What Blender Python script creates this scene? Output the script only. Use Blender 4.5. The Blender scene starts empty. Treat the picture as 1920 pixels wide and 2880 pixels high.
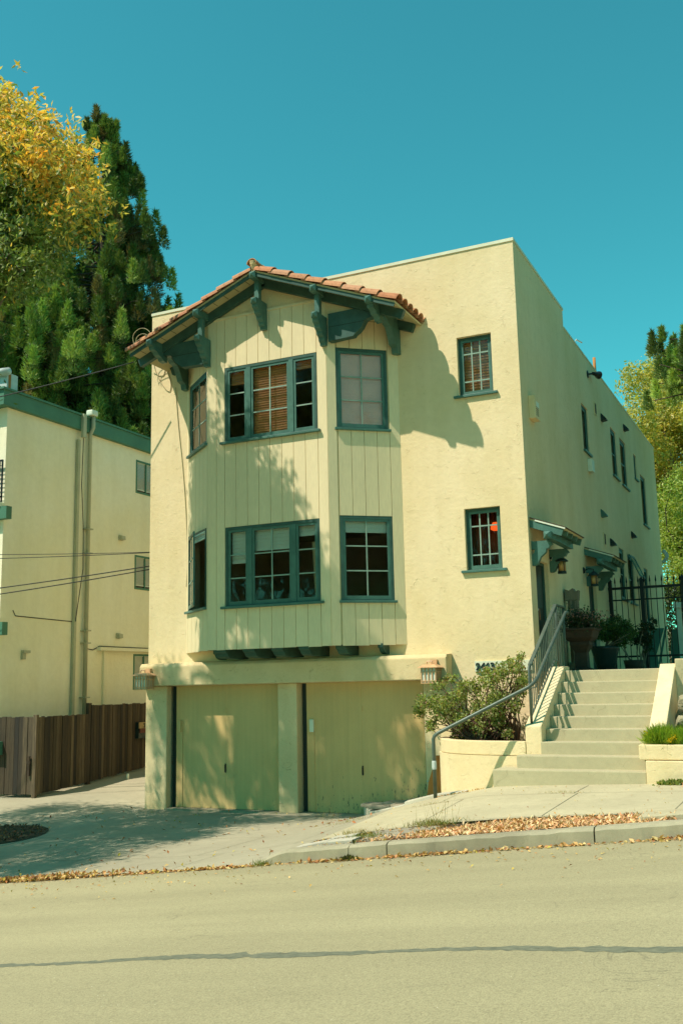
import bpy, math, random
import numpy as np
from mathutils import Vector, Matrix
random.seed(7); rng = np.random.default_rng(7)
SC = bpy.context.scene
COL = SC.collection
PI = math.pi

# ---------------------------------------------------------------- camera (solved from the vanishing points of the facade)
def nrm(v): return v / np.linalg.norm(v)
def dcam(px, py): return nrm(np.array([px - 960.0, -(py - 1440.0), -2800.0]))
AX = -dcam(-5084, 2056); AY = dcam(2295, 1895)
AY = nrm(AY - AX * AX.dot(AY)); AZ = np.cross(AX, AY)
ROT = np.array([AX, AY, AZ])
CAM = np.array([4.122, -16.0, 0.0])
cd = bpy.data.cameras.new("camera"); cam = bpy.data.objects.new("camera", cd); COL.objects.link(cam)
cd.sensor_fit = 'VERTICAL'; cd.sensor_height = 36; cd.sensor_width = 24; cd.lens = 35; cd.clip_end = 3000; cd.clip_start = 0.05
M4 = Matrix([list(ROT[i]) + [CAM[i]] for i in range(3)] + [[0, 0, 0, 1]])
cam.matrix_world = M4
SC.camera = cam
def at(px, py, ax, k):
    """point of the photograph's pixel on the world plane coordinate[ax] = k"""
    r = ROT @ dcam(px, py); t = (k - CAM[ax]) / r[ax]
    return CAM + t * r

# ---------------------------------------------------------------- light
SUN = np.array([-.41, -.55, 1.0]); SUN = nrm(SUN)
elev = math.asin(SUN[2])
W = bpy.data.worlds.new("World"); SC.world = W; W.use_nodes = True
nt = W.node_tree; nt.nodes.clear()
sky = nt.nodes.new("ShaderNodeTexSky"); sky.sky_type = 'NISHITA'; sky.sun_disc = False
sky.sun_elevation = elev; sky.sun_rotation = math.atan2(SUN[0], SUN[1])
sky.air_density = 1.0; sky.dust_density = 0.1; sky.ozone_density = 3.0
mx = nt.nodes.new("ShaderNodeMix"); mx.data_type = 'RGBA'; mx.blend_type = 'MULTIPLY'; mx.inputs[0].default_value = 1
mx.inputs[7].default_value = (0.31, 1.33, 0.90, 1)
bg = nt.nodes.new("ShaderNodeBackground"); bg.inputs[1].default_value = 0.115
ow = nt.nodes.new("ShaderNodeOutputWorld")
nt.links.new(sky.outputs[0], mx.inputs[6]); nt.links.new(mx.outputs[2], bg.inputs[0]); nt.links.new(bg.outputs[0], ow.inputs[0])
sl = bpy.data.lights.new("sun", 'SUN'); sl.energy = 4.3; sl.angle = math.radians(0.55); sl.color = (1.0, 0.895, 0.78)
so = bpy.data.objects.new("sun", sl); COL.objects.link(so)
so.rotation_euler = Vector(SUN).to_track_quat('Z', 'Y').to_euler(); so.location = (-20, -30, 40)
SC.view_settings.view_transform = 'Standard'; SC.view_settings.look = 'None'
SC.view_settings.exposure = 0.42; SC.view_settings.gamma = 1.0
SC.render.engine = 'CYCLES'
SC.cycles.max_bounces = 8; SC.cycles.transparent_max_bounces = 12
SC.cycles.use_denoising = True

# ---------------------------------------------------------------- materials
def srgb(r, g, b):
    f = lambda c: (c / 255) / 12.92 if c / 255 <= .04045 else ((c / 255 + .055) / 1.055) ** 2.4
    return (f(r), f(g), f(b))
class NT:
    def __init__(s, name):
        s.m = bpy.data.materials.new(name); s.m.use_nodes = True; s.t = s.m.node_tree
        s.b = s.t.nodes["Principled BSDF"]; s.o = s.t.nodes["Material Output"]
        s.tc = s.n("ShaderNodeNewGeometry")
    def n(s, t, **k):
        x = s.t.nodes.new(t)
        for a, v in k.items(): setattr(x, a, v)
        return x
    def l(s, a, b): s.t.links.new(a, b)
    def pos(s, scale=(1, 1, 1)):
        mp = s.n("ShaderNodeMapping"); mp.inputs[3].default_value = scale; s.l(s.tc.outputs[0], mp.inputs[0]); return mp.outputs[0]
    def noise(s, scale, detail=4, rough=.55, vec=None, dist=0):
        x = s.n("ShaderNodeTexNoise"); x.inputs['Scale'].default_value = scale; x.inputs['Detail'].default_value = detail
        x.inputs['Roughness'].default_value = rough; x.inputs['Distortion'].default_value = dist
        s.l(vec if vec else s.pos(), x.inputs['Vector']); return x.outputs[0]
    def ramp(s, fac, stops):
        x = s.n("ShaderNodeValToRGB"); e = x.color_ramp.elements
        while len(e) < len(stops): e.new(.5)
        for i, (p, c) in enumerate(stops):
            e[i].position = p; e[i].color = (*c, 1) if len(c) == 3 else c
        s.l(fac, x.inputs[0]); return x.outputs[0]
    def mix(s, fac, a, b, mode='MIX'):
        x = s.n("ShaderNodeMix"); x.data_type = 'RGBA'; x.blend_type = mode
        for v, i in ((fac, 0), (a, 6), (b, 7)):
            if isinstance(v, (int, float)): x.inputs[i].default_value = v
            elif isinstance(v, tuple): x.inputs[i].default_value = (*v[:3], 1)
            else: s.l(v, x.inputs[i])
        return x.outputs[2]
    def math(s, op, a, b=0.0):
        x = s.n("ShaderNodeMath", operation=op)
        for v, i in ((a, 0), (b, 1)):
            if isinstance(v, (int, float)): x.inputs[i].default_value = v
            else: s.l(v, x.inputs[i])
        return x.outputs[0]
    def bump(s, h, strength=.3, dist=.01, prev=None):
        x = s.n("ShaderNodeBump"); x.inputs[0].default_value = strength; x.inputs[1].default_value = dist
        s.l(h, x.inputs['Height'])
        if prev: s.l(prev, x.inputs['Normal'])
        return x.outputs[0]
def G3(v): return (v, v, v)
def simple(name, c, rough=.7, var=.18, scale=3.0, fine=60, bump=.15, bdist=.004, metal=0, stretch=(1, 1, 1), spec=.3):
    s = NT(name)
    n1 = s.noise(scale, 5, .6, s.pos(stretch)); n2 = s.noise(fine, 3, .6, s.pos(stretch))
    lo = tuple(x * (1 - var) for x in c); hi = tuple(min(1, x * (1 + var)) for x in c)
    a = s.ramp(n1, [(.3, lo), (.7, hi)])
    a = s.mix(.5, a, s.ramp(n2, [(.3, G3(.82)), (.7, G3(1.0))]), 'MULTIPLY')
    s.l(a, s.b.inputs['Base Color']); s.b.inputs['Roughness'].default_value = rough; s.b.inputs['Metallic'].default_value = metal
    s.b.inputs['Specular IOR Level'].default_value = spec
    if bump: s.l(s.bump(n2, bump, bdist), s.b.inputs['Normal'])
    return s.m

def stucco(name, c, stain=.09, marks=1.0, rust=0.0):
    s = NT(name)
    big = s.noise(.55, 4, .6); med = s.noise(7, 5, .65); fine = s.noise(90, 3, .7)
    streak = s.noise(2.2, 4, .6, s.pos((1, 1, .12)))
    dirty = tuple(x * (1 - stain) * f for x, f in zip(c, (1.0, .97, .86)))
    a = s.ramp(big, [(.28, dirty), (.62, c)])
    a = s.mix(.5, a, s.ramp(streak, [(.3, (.87, .86, .80)), (.58, G3(1.0))]), 'MULTIPLY')
    a = s.mix(.6, a, s.ramp(med, [(.3, G3(.9)), (.65, G3(1.0))]), 'MULTIPLY')
    a = s.mix(.7, a, s.ramp(fine, [(.25, G3(.8)), (.5, G3(1.0))]), 'MULTIPLY')
    # trowel marks: ridged, broken curves
    w = s.noise(3.3, 2, .5, s.pos((1, 1, 1.7)), 1.6)
    ridge = s.math('ABSOLUTE', s.math('SUBTRACT', w, .5))
    line = s.ramp(ridge, [(.0, G3(1)), (.010, G3(0))])
    gate = s.ramp(s.noise(5.5, 2, .5), [(.54, G3(0)), (.6, G3(1))])
    tm = s.mix(1.0, line, gate, 'MULTIPLY')
    h1 = s.bump(tm, .55 * marks, .012)
    h2 = s.bump(s.noise(14, 4, .6), .35, .02, h1)
    h3 = s.bump(fine, .3, .003, h2)
    s.l(h3, s.b.inputs['Normal'])
    a = s.mix(s.math('MULTIPLY', tm, .22 * marks), a, (.45, .36, .14))
    s.l(a, s.b.inputs['Base Color']); s.b.inputs['Roughness'].default_value = .9; s.b.inputs['Specular IOR Level'].default_value = .15
    return s.m

STUC = (.83, .68, .415)
M = {}
M['stucco'] = stucco("stucco_cream", STUC)
M['stucco_rough'] = stucco("stucco_rough", (.74, .59, .34), .15, 1.3)
M['neigh'] = stucco("stucco_neighbour", (.93, .88, .66), .05, .3)
M['cap'] = simple("parapet_cap", (.70, .70, .50), .6, .1)
M['board'] = simple("painted_boards", (.76, .635, .38), .6, .05, 2.5, 40, .12, .002, stretch=(1, 1, .15))
M['green'] = simple("green_paint", (.042, .100, .078), .5, .22, 5, 60, .2, .002)
M['green_light'] = simple("green_sash_paint", (.068, .160, .125), .45, .18, 6, 60, .15, .002)
M['muntin'] = simple("muntin_paint", (.25, .36, .28), .5, .15, 9)
M['fascia'] = simple("green_fascia", (.075, .20, .125), .55, .12, 2, 30, .1, .002)
M['soffit'] = simple("soffit_boards", (.52, .45, .24), .7, .1, 4)
M['dark'] = simple("dark_interior", (.03, .028, .022), .9, .2)
M['room'] = simple("room_plaster", (.50, .42, .30), .9, .1)
M['blackpaint'] = simple("black_iron", (.012, .014, .012), .4, .2)
M['rail'] = simple("green_grey_metal", (.095, .125, .095), .42, .2, 8, 80, .1, .001, metal=.2)
M['copper'] = simple("copper_lantern", (.62, .37, .19), .4, .15, 10)
M['milk'] = simple("frosted_glass", (.62, .66, .54), .3, .06)
M['amber'] = simple("amber_glass", (.55, .30, .10), .25, .3, 14)
M['white'] = simple("white_paint", (.70, .74, .58), .55, .08)
M['grey_pipe'] = simple("pipe_paint", (.44, .44, .29), .5, .1)
M['cable'] = simple("cable_rubber", (.03, .035, .028), .6, .1)
M['cable_pale'] = simple("painted_cable", (.46, .40, .22), .6, .1)
M['blind_wood'] = simple("wood_blind", (.88, .38, .13), .5, .2, 5, 40, .05, .001, stretch=(.3, 1, 6))
M['blind_pink'] = simple("pink_blind", (.95, .62, .52), .6, .08)
M['blind_white'] = simple("white_blind", (.72, .80, .66), .6, .06)
M['terra'] = simple("dark_terracotta", (.055, .035, .02), .7, .3, 9)
M['bark'] = simple("bark", (.085, .06, .04), .9, .35, 6, 40, .7, .02, stretch=(1, 1, .25))
M['bark_pale'] = simple("grey_bark", (.19, .16, .11), .9, .3, 6, 40, .5, .01, stretch=(1, 1, .3))
M['rust'] = simple("rusty_panel", (.40, .165, .035), .65, .2, 2, 30, .1)
M['pot'] = simple("dark_glazed_pot", (.018, .03, .025), .25, .3)
M['door'] = simple("dark_door", (.016, .028, .024), .45, .2, 4, stretch=(1, 1, .2))
M['teal'] = simple("teal_panel", (.06, .17, .125), .6, .1)
M['rock'] = simple("garden_rock", (.33, .29, .17), .9, .35, 4, 30, .9, .03)
M['soil'] = simple("dry_soil", (.10, .065, .035), 1, .35, 9, 60, .8, .02)
M['metal_white'] = simple("galvanised", (.5, .55, .5), .45, .12, 4)

def garage_mat():
    s = NT("garage_door_paint")
    n1 = s.noise(.9, 4, .6); n2 = s.noise(70, 3, .6)
    a = s.ramp(n1, [(.3, (.60, .40, .155)), (.7, (.69, .475, .195))])
    a = s.mix(.5, a, s.ramp(n2, [(.3, G3(.85)), (.7, G3(1))]), 'MULTIPLY')
    sep = s.n("ShaderNodeSeparateXYZ"); s.l(s.tc.outputs[0], sep.inputs[0])
    # peeling paint near the foot of the doors, growing to the right
    pe = s.noise(11, 5, .7, s.pos((2.2, 1, .55)))
    low = s.math('ADD', s.math('MULTIPLY', sep.outputs[2], -.19), s.math('MULTIPLY', sep.outputs[0], .035))
    v = s.math('ADD', pe, s.math('SUBTRACT', low, .08))
    peel = s.ramp(v, [(.765, G3(0)), (.785, G3(1))])
    a = s.mix(peel, a, (.12, .10, .05))
    st = s.ramp(s.noise(4.5, 4, .6, s.pos((2.5, 1, .1))), [(.35, G3(.86)), (.6, G3(1))])
    a = s.mix(.6, a, st, 'MULTIPLY')
    s.l(a, s.b.inputs['Base Color']); s.b.inputs['Roughness'].default_value = .6
    s.l(s.bump(s.mix(1, n2, s.ramp(peel, [(0, G3(1)), (1, G3(.3))]), 'MULTIPLY'), .3, .004), s.b.inputs['Normal'])
    return s.m
M['garage'] = garage_mat()

def tile_mat():
    s = NT("clay_tile")
    at_ = s.n("ShaderNodeAttribute"); at_.attribute_name = "tint"
    n = s.noise(16, 5, .7); f = s.noise(120, 3, .6)
    a = s.mix(1, at_.outputs[0], s.ramp(n, [(.28, (.55, .5, .42)), (.5, G3(1)), (.75, (1.12, 1.12, 1.1))]), 'MULTIPLY')
    a = s.mix(1, a, s.ramp(f, [(.3, G3(.8)), (.6, G3(1))]), 'MULTIPLY')
    moss = s.ramp(s.noise(6, 5, .7), [(.66, G3(0)), (.74, G3(.7))])
    a = s.mix(moss, a, (.09, .07, .035))
    s.l(a, s.b.inputs['Base Color']); s.b.inputs['Roughness'].default_value = .85
    s.l(s.bump(f, .4, .004), s.b.inputs['Normal'])
    return s.m
M['tile'] = tile_mat()

def wood_fence_mat():
    s = NT("weathered_fence_wood")
    at_ = s.n("ShaderNodeAttribute"); at_.attribute_name = "tint"
    g = s.noise(7, 6, .7, s.pos((6, 6, .35)), .6)
    a = s.mix(1, at_.outputs[0], s.ramp(g, [(.3, G3(.45)), (.5, G3(.9)), (.72, (1.5, 1.5, 1.4))]), 'MULTIPLY')
    s.l(a, s.b.inputs['Base Color']); s.b.inputs['Roughness'].default_value = .85
    s.l(s.bump(g, .5, .006), s.b.inputs['Normal'])
    return s.m
M['fence'] = wood_fence_mat()

def leaf_mat(name, transl=.35, rough=.45, attr=True, c=(.1, .15, .03)):
    s = NT(name)
    if attr:
        at_ = s.n("ShaderNodeAttribute"); at_.attribute_name = "tint"; colr = at_.outputs[0]
    else:
        colr = s.mix(0.0, c, c)
    s.l(colr, s.b.inputs['Base Color']); s.b.inputs['Roughness'].default_value = rough
    s.b.inputs['Specular IOR Level'].default_value = .35
    tr = s.n("ShaderNodeBsdfTranslucent")
    s.l(s.mix(1.0, colr, (1.5, 1.45, .6), 'MULTIPLY'), tr.inputs[0])
    ms = s.n("ShaderNodeMixShader"); ms.inputs[0].default_value = transl
    s.l(s.b.outputs[0], ms.inputs[1]); s.l(tr.outputs[0], ms.inputs[2]); s.l(ms.outputs[0], s.o.inputs[0])
    return s.m
M['leaf'] = leaf_mat("broad_leaf", .42)
M['needle'] = leaf_mat("needle_spray", .2, .6)
M['litter'] = leaf_mat("dry_leaf", .12, .8)

def glass_mat(name, tint=.8, refl=1.0):
    s = NT(name); s.t.nodes.remove(s.b)
    fr = s.n("ShaderNodeFresnel"); fr.inputs[0].default_value = 1.5
    f = s.math('MULTIPLY', fr.outputs[0], refl)
    gl = s.n("ShaderNodeBsdfGlossy"); gl.inputs['Roughness'].default_value = .02; gl.inputs[0].default_value = (.95, .97, .92, 1)
    s.l(s.bump(s.noise(1.6, 2, .5), .10, .05), gl.inputs['Normal'])
    tp = s.n("ShaderNodeBsdfTransparent")
    dirt = s.ramp(s.noise(22, 5, .8), [(.62, G3(tint)), (.75, G3(tint * .8))])
    s.l(dirt, tp.inputs[0])
    ms = s.n("ShaderNodeMixShader"); s.l(f, ms.inputs[0]); s.l(tp.outputs[0], ms.inputs[1]); s.l(gl.outputs[0], ms.inputs[2])
    s.l(ms.outputs[0], s.o.inputs[0]); return s.m
M['side_glass'] = glass_mat('dull_window_glass', .5, .3)
M['glass'] = glass_mat("window_glass", .96, .9)

def concrete(name, c, joints=None, stain=.2):
    s = NT(name)
    big = s.noise(.7, 5, .65); med = s.noise(9, 5, .7); f = s.noise(150, 2, .7)
    lo = tuple(x * (1 - stain) for x in c)
    a = s.ramp(big, [(.3, lo), (.65, c)])
    a = s.mix(.7, a, s.ramp(med, [(.3, G3(.86)), (.6, G3(1))]), 'MULTIPLY')
    a = s.mix(1, a, s.ramp(f, [(.3, G3(.82)), (.6, G3(1.04))]), 'MULTIPLY')
    crack = s.noise(1.1, 3, .6, s.pos(), 1.2)
    ln = s.ramp(s.math('ABSOLUTE', s.math('SUBTRACT', crack, .47)), [(0, G3(1)), (.0022, G3(0))])
    a = s.mix(s.math('MULTIPLY', ln, .35), a, (.2, .17, .1))
    s.l(a, s.b.inputs['Base Color']); s.b.inputs['Roughness'].default_value = .92; s.b.inputs['Specular IOR Level'].default_value = .2
    s.l(s.bump(f, .35, .004, s.bump(med, .2, .01)), s.b.inputs['Normal'])
    return s.m
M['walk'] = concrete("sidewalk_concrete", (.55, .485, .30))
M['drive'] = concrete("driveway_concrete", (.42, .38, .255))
M['kerb'] = concrete("kerb_concrete", (.46, .415, .27), stain=.42)
M['step'] = concrete("step_concrete", (.52, .46, .28), stain=.12)
M['slab'] = concrete("paver_slab", (.60, .56, .42), stain=.25)
M['stone'] = concrete("stone_paver", (.42, .37, .26), stain=.4)
def asphalt():
    s = NT("asphalt")
    big = s.noise(.35, 4, .6); f = s.noise(95, 3, .75); g = s.noise(38, 4, .8)
    a = s.ramp(big, [(.3, (.36, .318, .18)), (.7, (.40, .355, .20))])
    a = s.mix(1, a, s.ramp(f, [(.28, G3(.6)), (.5, G3(1)), (.72, G3(1.2))]), 'MULTIPLY')
    a = s.mix(.8, a, s.ramp(g, [(.3, G3(.78)), (.55, G3(1.03))]), 'MULTIPLY')
    v = s.n("ShaderNodeTexVoronoi"); v.inputs['Scale'].default_value = 26; s.l(s.pos(), v.inputs['Vector'])
    spk = s.ramp(v.outputs[0], [(.07, G3(1)), (.1, G3(0))])
    rare = s.ramp(s.noise(17, 1, .5), [(.62, G3(0)), (.65, G3(1))])
    a = s.mix(s.mix(1, spk, rare, 'MULTIPLY'), a, (.78, .74, .55))
    band = s.ramp(s.noise(.8, 3, .6, s.pos((.12, 1.4, 1))), [(.35, G3(.90)), (.65, G3(1.05))])
    a = s.mix(1, a, band, 'MULTIPLY')
    ck = s.ramp(s.math('ABSOLUTE', s.math('SUBTRACT', s.noise(.55, 4, .6, s.pos(), 1.5), .5)), [(0, G3(1)), (.0016, G3(0))])
    ckg = s.ramp(s.noise(.4, 2, .5), [(.52, G3(0)), (.6, G3(.45))])
    a = s.mix(s.mix(1, ck, ckg, 'MULTIPLY'), a, (.14, .13, .08))
    dk = s.ramp(s.noise(2.3, 3, .7, s.pos((1, 3, 1))), [(.70, G3(0)), (.76, G3(.3))])
    a = s.mix(dk, a, (.2, .18, .12))
    s.l(a, s.b.inputs['Base Color']); s.b.inputs['Roughness'].default_value = .92; s.b.inputs['Specular IOR Level'].default_value = .2
    s.l(s.bump(f, .6, .006, s.bump(g, .3, .01)), s.b.inputs['Normal'])
    return s.m
M['asphalt'] = asphalt()
def tar():
    s = NT("tar_seam"); n = s.noise(30, 4, .8, s.pos((.5, 1.6, 1)))
    a = s.ramp(n, [(.35, (.10, .11, .07)), (.66, (.22, .22, .14))]); s.l(a, s.b.inputs['Base Color'])
    s.b.inputs['Roughness'].default_value = .7
    tp = s.n("ShaderNodeBsdfTransparent"); ms = s.n("ShaderNodeMixShader")
    mk = s.ramp(s.noise(26, 5, .8, s.pos((.35, 1.8, 1))), [(.60, G3(0)), (.64, G3(1))])
    s.l(mk, ms.inputs[0]); s.l(s.b.outputs[0], ms.inputs[1]); s.l(tp.outputs[0], ms.inputs[2]); s.l(ms.outputs[0], s.o.inputs[0])
    return s.m
M['tar'] = tar()
M['joint'] = simple("joint_line", (.27, .245, .15), 1, .2)
M['earth'] = simple("dry_earth", (.20, .17, .09), 1, .3, 2, 30, .5, .03)

# ---------------------------------------------------------------- mesh builder
ORG = {}
class MB:
    def __init__(s): s.v = []; s.f = []; s.c = []
    def add(s, vs, fs, c=None):
        b = len(s.v); s.v += [tuple(map(float, p)) for p in vs]; s.f += [tuple(b + i for i in f) for f in fs]
        s.c += [c] * len(fs); return s
    def box(s, x0, x1, y0, y1, z0, z1, c=None):
        return s.fbox(WF, x0, x1, y0, y1, z0, z1, c)
    def fbox(s, F, a0, a1, b0, b1, c0, c1, c=None):
        P = [F(a, b, k) for k in (c0, c1) for b in (b0, b1) for a in (a0, a1)]
        return s.add(P, [(0, 2, 3, 1), (4, 5, 7, 6), (0, 1, 5, 4), (2, 6, 7, 3), (0, 4, 6, 2), (1, 3, 7, 5)], c)
    def prism(s, F, pts, c0, c1, c=None):
        n = len(pts); P = [F(a, b, c0) for a, b in pts] + [F(a, b, c1) for a, b in pts]
        fs = [tuple(range(n)), tuple(range(2 * n - 1, n - 1, -1))] + [(i, i + n, (i + 1) % n + n, (i + 1) % n) for i in range(n)]
        return s.add(P, fs, c)
    def tube(s, path, r, n=8, caps=True, c=None):
        path = [np.array(p, float) for p in path]; m = len(path); rs = r if isinstance(r, (list, tuple)) else [r] * m
        P = []; up = np.array([0, 0, 1.0]); prev = None
        for i, p in enumerate(path):
            d = nrm(path[min(i + 1, m - 1)] - path[max(i - 1, 0)])
            if prev is None:
                ref = up if abs(d[2]) < .9 else np.array([1.0, 0, 0]); u = nrm(np.cross(d, ref))
            else:
                u = prev - d * d.dot(prev); u = nrm(u)
            prev = u; w = np.cross(d, u)
            for k in range(n):
                t = 2 * PI * k / n; P.append(p + rs[i] * (math.cos(t) * u + math.sin(t) * w))
        fs = [(i * n + k, i * n + (k + 1) % n, (i + 1) * n + (k + 1) % n, (i + 1) * n + k) for i in range(m - 1) for k in range(n)]
        if caps: fs += [tuple(range(n - 1, -1, -1)), tuple((m - 1) * n + k for k in range(n))]
        return s.add(P, fs, c)
    def lathe(s, prof, cx, cy, n=24, c=None, sq=None):
        P = []
        for r, z in prof:
            for k in range(n):
                t = 2 * PI * (k + .5) / n; P.append((cx + r * math.cos(t), cy + r * math.sin(t), z))
        m = len(prof)
        fs = [(i * n + k, i * n + (k + 1) % n, (i + 1) * n + (k + 1) % n, (i + 1) * n + k) for i in range(m - 1) for k in range(n)]
        fs += [tuple(range(n - 1, -1, -1)), tuple((m - 1) * n + k for k in range(n))]
        return s.add(P, fs, c)
    def pyramid(s, F, a, b, h, c0, tip, c=None):
        P = [F(a - h, b - h, c0), F(a + h, b - h, c0), F(a + h, b + h, c0), F(a - h, b + h, c0), F(a, b, tip)]
        return s.add(P, [(0, 1, 4), (1, 2, 4), (2, 3, 4), (3, 0, 4)], c)
    def build(s, name, mat, parent=None, loc=None, smooth=False, bevel=0, weld=False):
        v = np.array(s.v, dtype=float)
        if parent is not None: L = ORG[parent.name]
        elif loc is not None: L = np.array(loc, float)
        else: L = np.array([v[:, 0].mean(), v[:, 1].mean(), v[:, 2].min()])
        me = bpy.data.meshes.new(name); me.from_pydata([tuple(p) for p in (v - L)], [], s.f); 
        if weld or bevel:
            import bmesh
            bm = bmesh.new(); bm.from_mesh(me)
            if weld: bmesh.ops.remove_doubles(bm, verts=bm.verts, dist=1e-4)
            bmesh.ops.recalc_face_normals(bm, faces=bm.faces)
            if bevel: bmesh.ops.bevel(bm, geom=list(bm.edges), offset=bevel, segments=2, affect='EDGES', profile=.6, clamp_overlap=True)
            bm.to_mesh(me); bm.free()
        elif any(x is not None for x in s.c):
            ca = me.color_attributes.new("tint", 'FLOAT_COLOR', 'CORNER'); buf = []
            for f, c in zip(s.f, s.c): buf += list(((*(c or (1, 1, 1)), 1)) * len(f))
            ca.data.foreach_set("color", buf)
        me.materials.append(mat)
        if smooth: me.shade_smooth()
        me.update()
        o = bpy.data.objects.new(name, me); COL.objects.link(o)
        ORG[o.name] = L
        if parent is not None: o.parent = parent
        else: o.location = L
        return o
def WF(a, b, c): return np.array([a, b, c], float)
def frame(O, U, V, Wd):
    O, U, V, Wd = (np.array(x, float) for x in (O, U, V, Wd))
    return lambda a, b, c: O + a * U + b * V + c * Wd
FRONT = frame((0, 0, 0), (1, 0, 0), (0, 0, 1), (0, -1, 0))       # a = x, b = z, c = outwards to the street
SIDE = frame((0, 0, 0), (0, 1, 0), (0, 0, 1), (1, 0, 0))         # a = y, b = z, c = outwards to the right
def tag(o, label=None, cat=None, group=None, kind=None):
    if label: o['label'] = label
    if cat: o['category'] = cat
    if group: o['group'] = group
    if kind: o['kind'] = kind
    return o
def empty(name, loc, label, cat, group=None):
    o = bpy.data.objects.new(name, None); COL.objects.link(o); o.location = tuple(loc); o.empty_display_size = .3
    ORG[o.name] = np.array(loc, float); return tag(o, label, cat, group)
def struct(o): o['kind'] = 'structure'; return o

def slab_holes(mb, F, a0, a1, b0, b1, holes, t, c1=0.0, keep=None):
    A = sorted({a0, a1, *[h[0] for h in holes], *[h[1] for h in holes]}); A = [x for x in A if a0 <= x <= a1]
    B = sorted({b0, b1, *[h[2] for h in holes], *[h[3] for h in holes]}); B = [x for x in B if b0 <= x <= b1]
    solid = lambda i, j: 0 <= i < len(A) - 1 and 0 <= j < len(B) - 1 and not any(
        h[0] <= (A[i] + A[i + 1]) / 2 <= h[1] and h[2] <= (B[j] + B[j + 1]) / 2 <= h[3] for h in holes)
    for i in range(len(A) - 1):
        for j in range(len(B) - 1):
            if not solid(i, j): continue
            x0, x1, y0, y1 = A[i], A[i + 1], B[j], B[j + 1]; k0, k1 = c1 - t, c1
            P = [F(x0, y0, k0), F(x1, y0, k0), F(x1, y1, k0), F(x0, y1, k0), F(x0, y0, k1), F(x1, y0, k1), F(x1, y1, k1), F(x0, y1, k1)]
            fs = [(0, 3, 2, 1), (4, 5, 6, 7)]
            if not solid(i, j - 1): fs.append((0, 1, 5, 4))
            if not solid(i, j + 1): fs.append((3, 7, 6, 2))
            if not solid(i - 1, j): fs.append((0, 4, 7, 3))
            if not solid(i + 1, j): fs.append((1, 2, 6, 5))
            mb.add(P, fs)

# ================================================================ terrain
def interp(xs, vs, x): return float(np.interp(x, xs, vs))
XS = [-30, -14, -11, -7.4, -4.5, -3, -2, -1, 0, 1, 2.5, 5, 30]
ROWS = {  # y : z along XS
    -6.00: [-5.02, -3.27, -2.95, -2.56, -2.25, -2.09, -1.96, -1.74, -1.63, -1.52, -1.36, -1.09, 1.61],
    -4.80: [-4.6, -3.0, -2.72, -2.44, -2.24, -2.10, -1.94, -1.75, -1.60, -1.50, -1.40, -1.15, 1.5],
    -2.40: [-4.0, -2.6, -2.38, -2.27, -2.21, -2.12, -1.88, -1.62, -1.425, -1.385, -1.335, -1.2, 1.3],
    -1.00: [-3.8, -2.42, -2.27, -2.23, -2.20, -2.17, -2.02, -1.68, -1.5, -1.45, -1.38, -1.25, 1.2],
    0.60: [-3.6, -2.3, -2.18, -2.2, -2.20, -2.2, -2.2, -2.2, -2.2, -2.2, -2.2, -2.2, 1.1],
    2.40: [-3.5, -2.2, -2.07, -2.05, -2.20, -2.2, -2.2, -2.2, -2.2, -2.2, -2.2, -2.2, 1.1],
    5.00: [-3.3, -2.0, -1.87, -1.83, -2.20, -2.2, -2.2, -2.2, -2.2, -2.2, -2.2, -2.2, 1.1],
    16.0: [-2.6, -1.2, -1.05, -1.0, -1.2, -1.2, -1.2, -1.2, -1.2, -1.2, -1.2, -1.2, 1.4]}
YS = sorted(ROWS)
def G(x, y):
    col = [interp(XS, ROWS[k], x) for k in YS]
    return interp(YS, col, y)
def zg(x): return -1.78 + .108 * x
def road(x, y):
    if y > -12.5: return zg(x) + .010 * (-6 - y)
    return zg(x) + .065 - .008 * (-12.5 - y)
def sheet(name, xs, ys, zf, mat, skip=None, lift=0, parent=None):
    mb = MB(); V = {}
    for i, x in enumerate(xs):
        for j, y in enumerate(ys):
            V[i, j] = len(mb.v); mb.v.append((x, y, zf(x, y) + lift))
    for i in range(len(xs) - 1):
        for j in range(len(ys) - 1):
            if skip and skip((xs[i] + xs[i + 1]) / 2, (ys[j] + ys[j + 1]) / 2): continue
            mb.f.append((V[i, j], V[i + 1, j], V[i + 1, j + 1], V[i, j + 1])); mb.c.append(None)
    return mb.build(name, mat, parent, smooth=True)
def lin(a, b, s): 
    n = max(1, int(round((b - a) / s))); return [a + (b - a) * i / n for i in range(n + 1)]

def ground_z(x, y):
    far = max(0.0, y - 16)
    base = .108 * max(-45, min(45, x)) - 3.2
    if y > -6: base = -4.1 + .06 * max(-45, min(45, x)) + max(0, y - 2) * .055
    return base + min(far, 120) * .03
struct(sheet("ground", lin(-300, -50, 25) + lin(-44, 44, 4) + lin(50, 300, 25), lin(-300, -30, 30) + lin(-24, 20, 4) + lin(30, 400, 30), ground_z, M['earth']))
struct(sheet("road", lin(-60, 60, 2), [-17.5, -16, -14, -12.5, -11, -10, -9, -8, -7, -6], road, M['asphalt']))
# far pavement beside the camera (off frame)
struct(sheet("far_pavement", lin(-60, 60, 2), [-22, -20, -17.6], lambda x, y: road(x, y) + .13, M['walk']))
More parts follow.
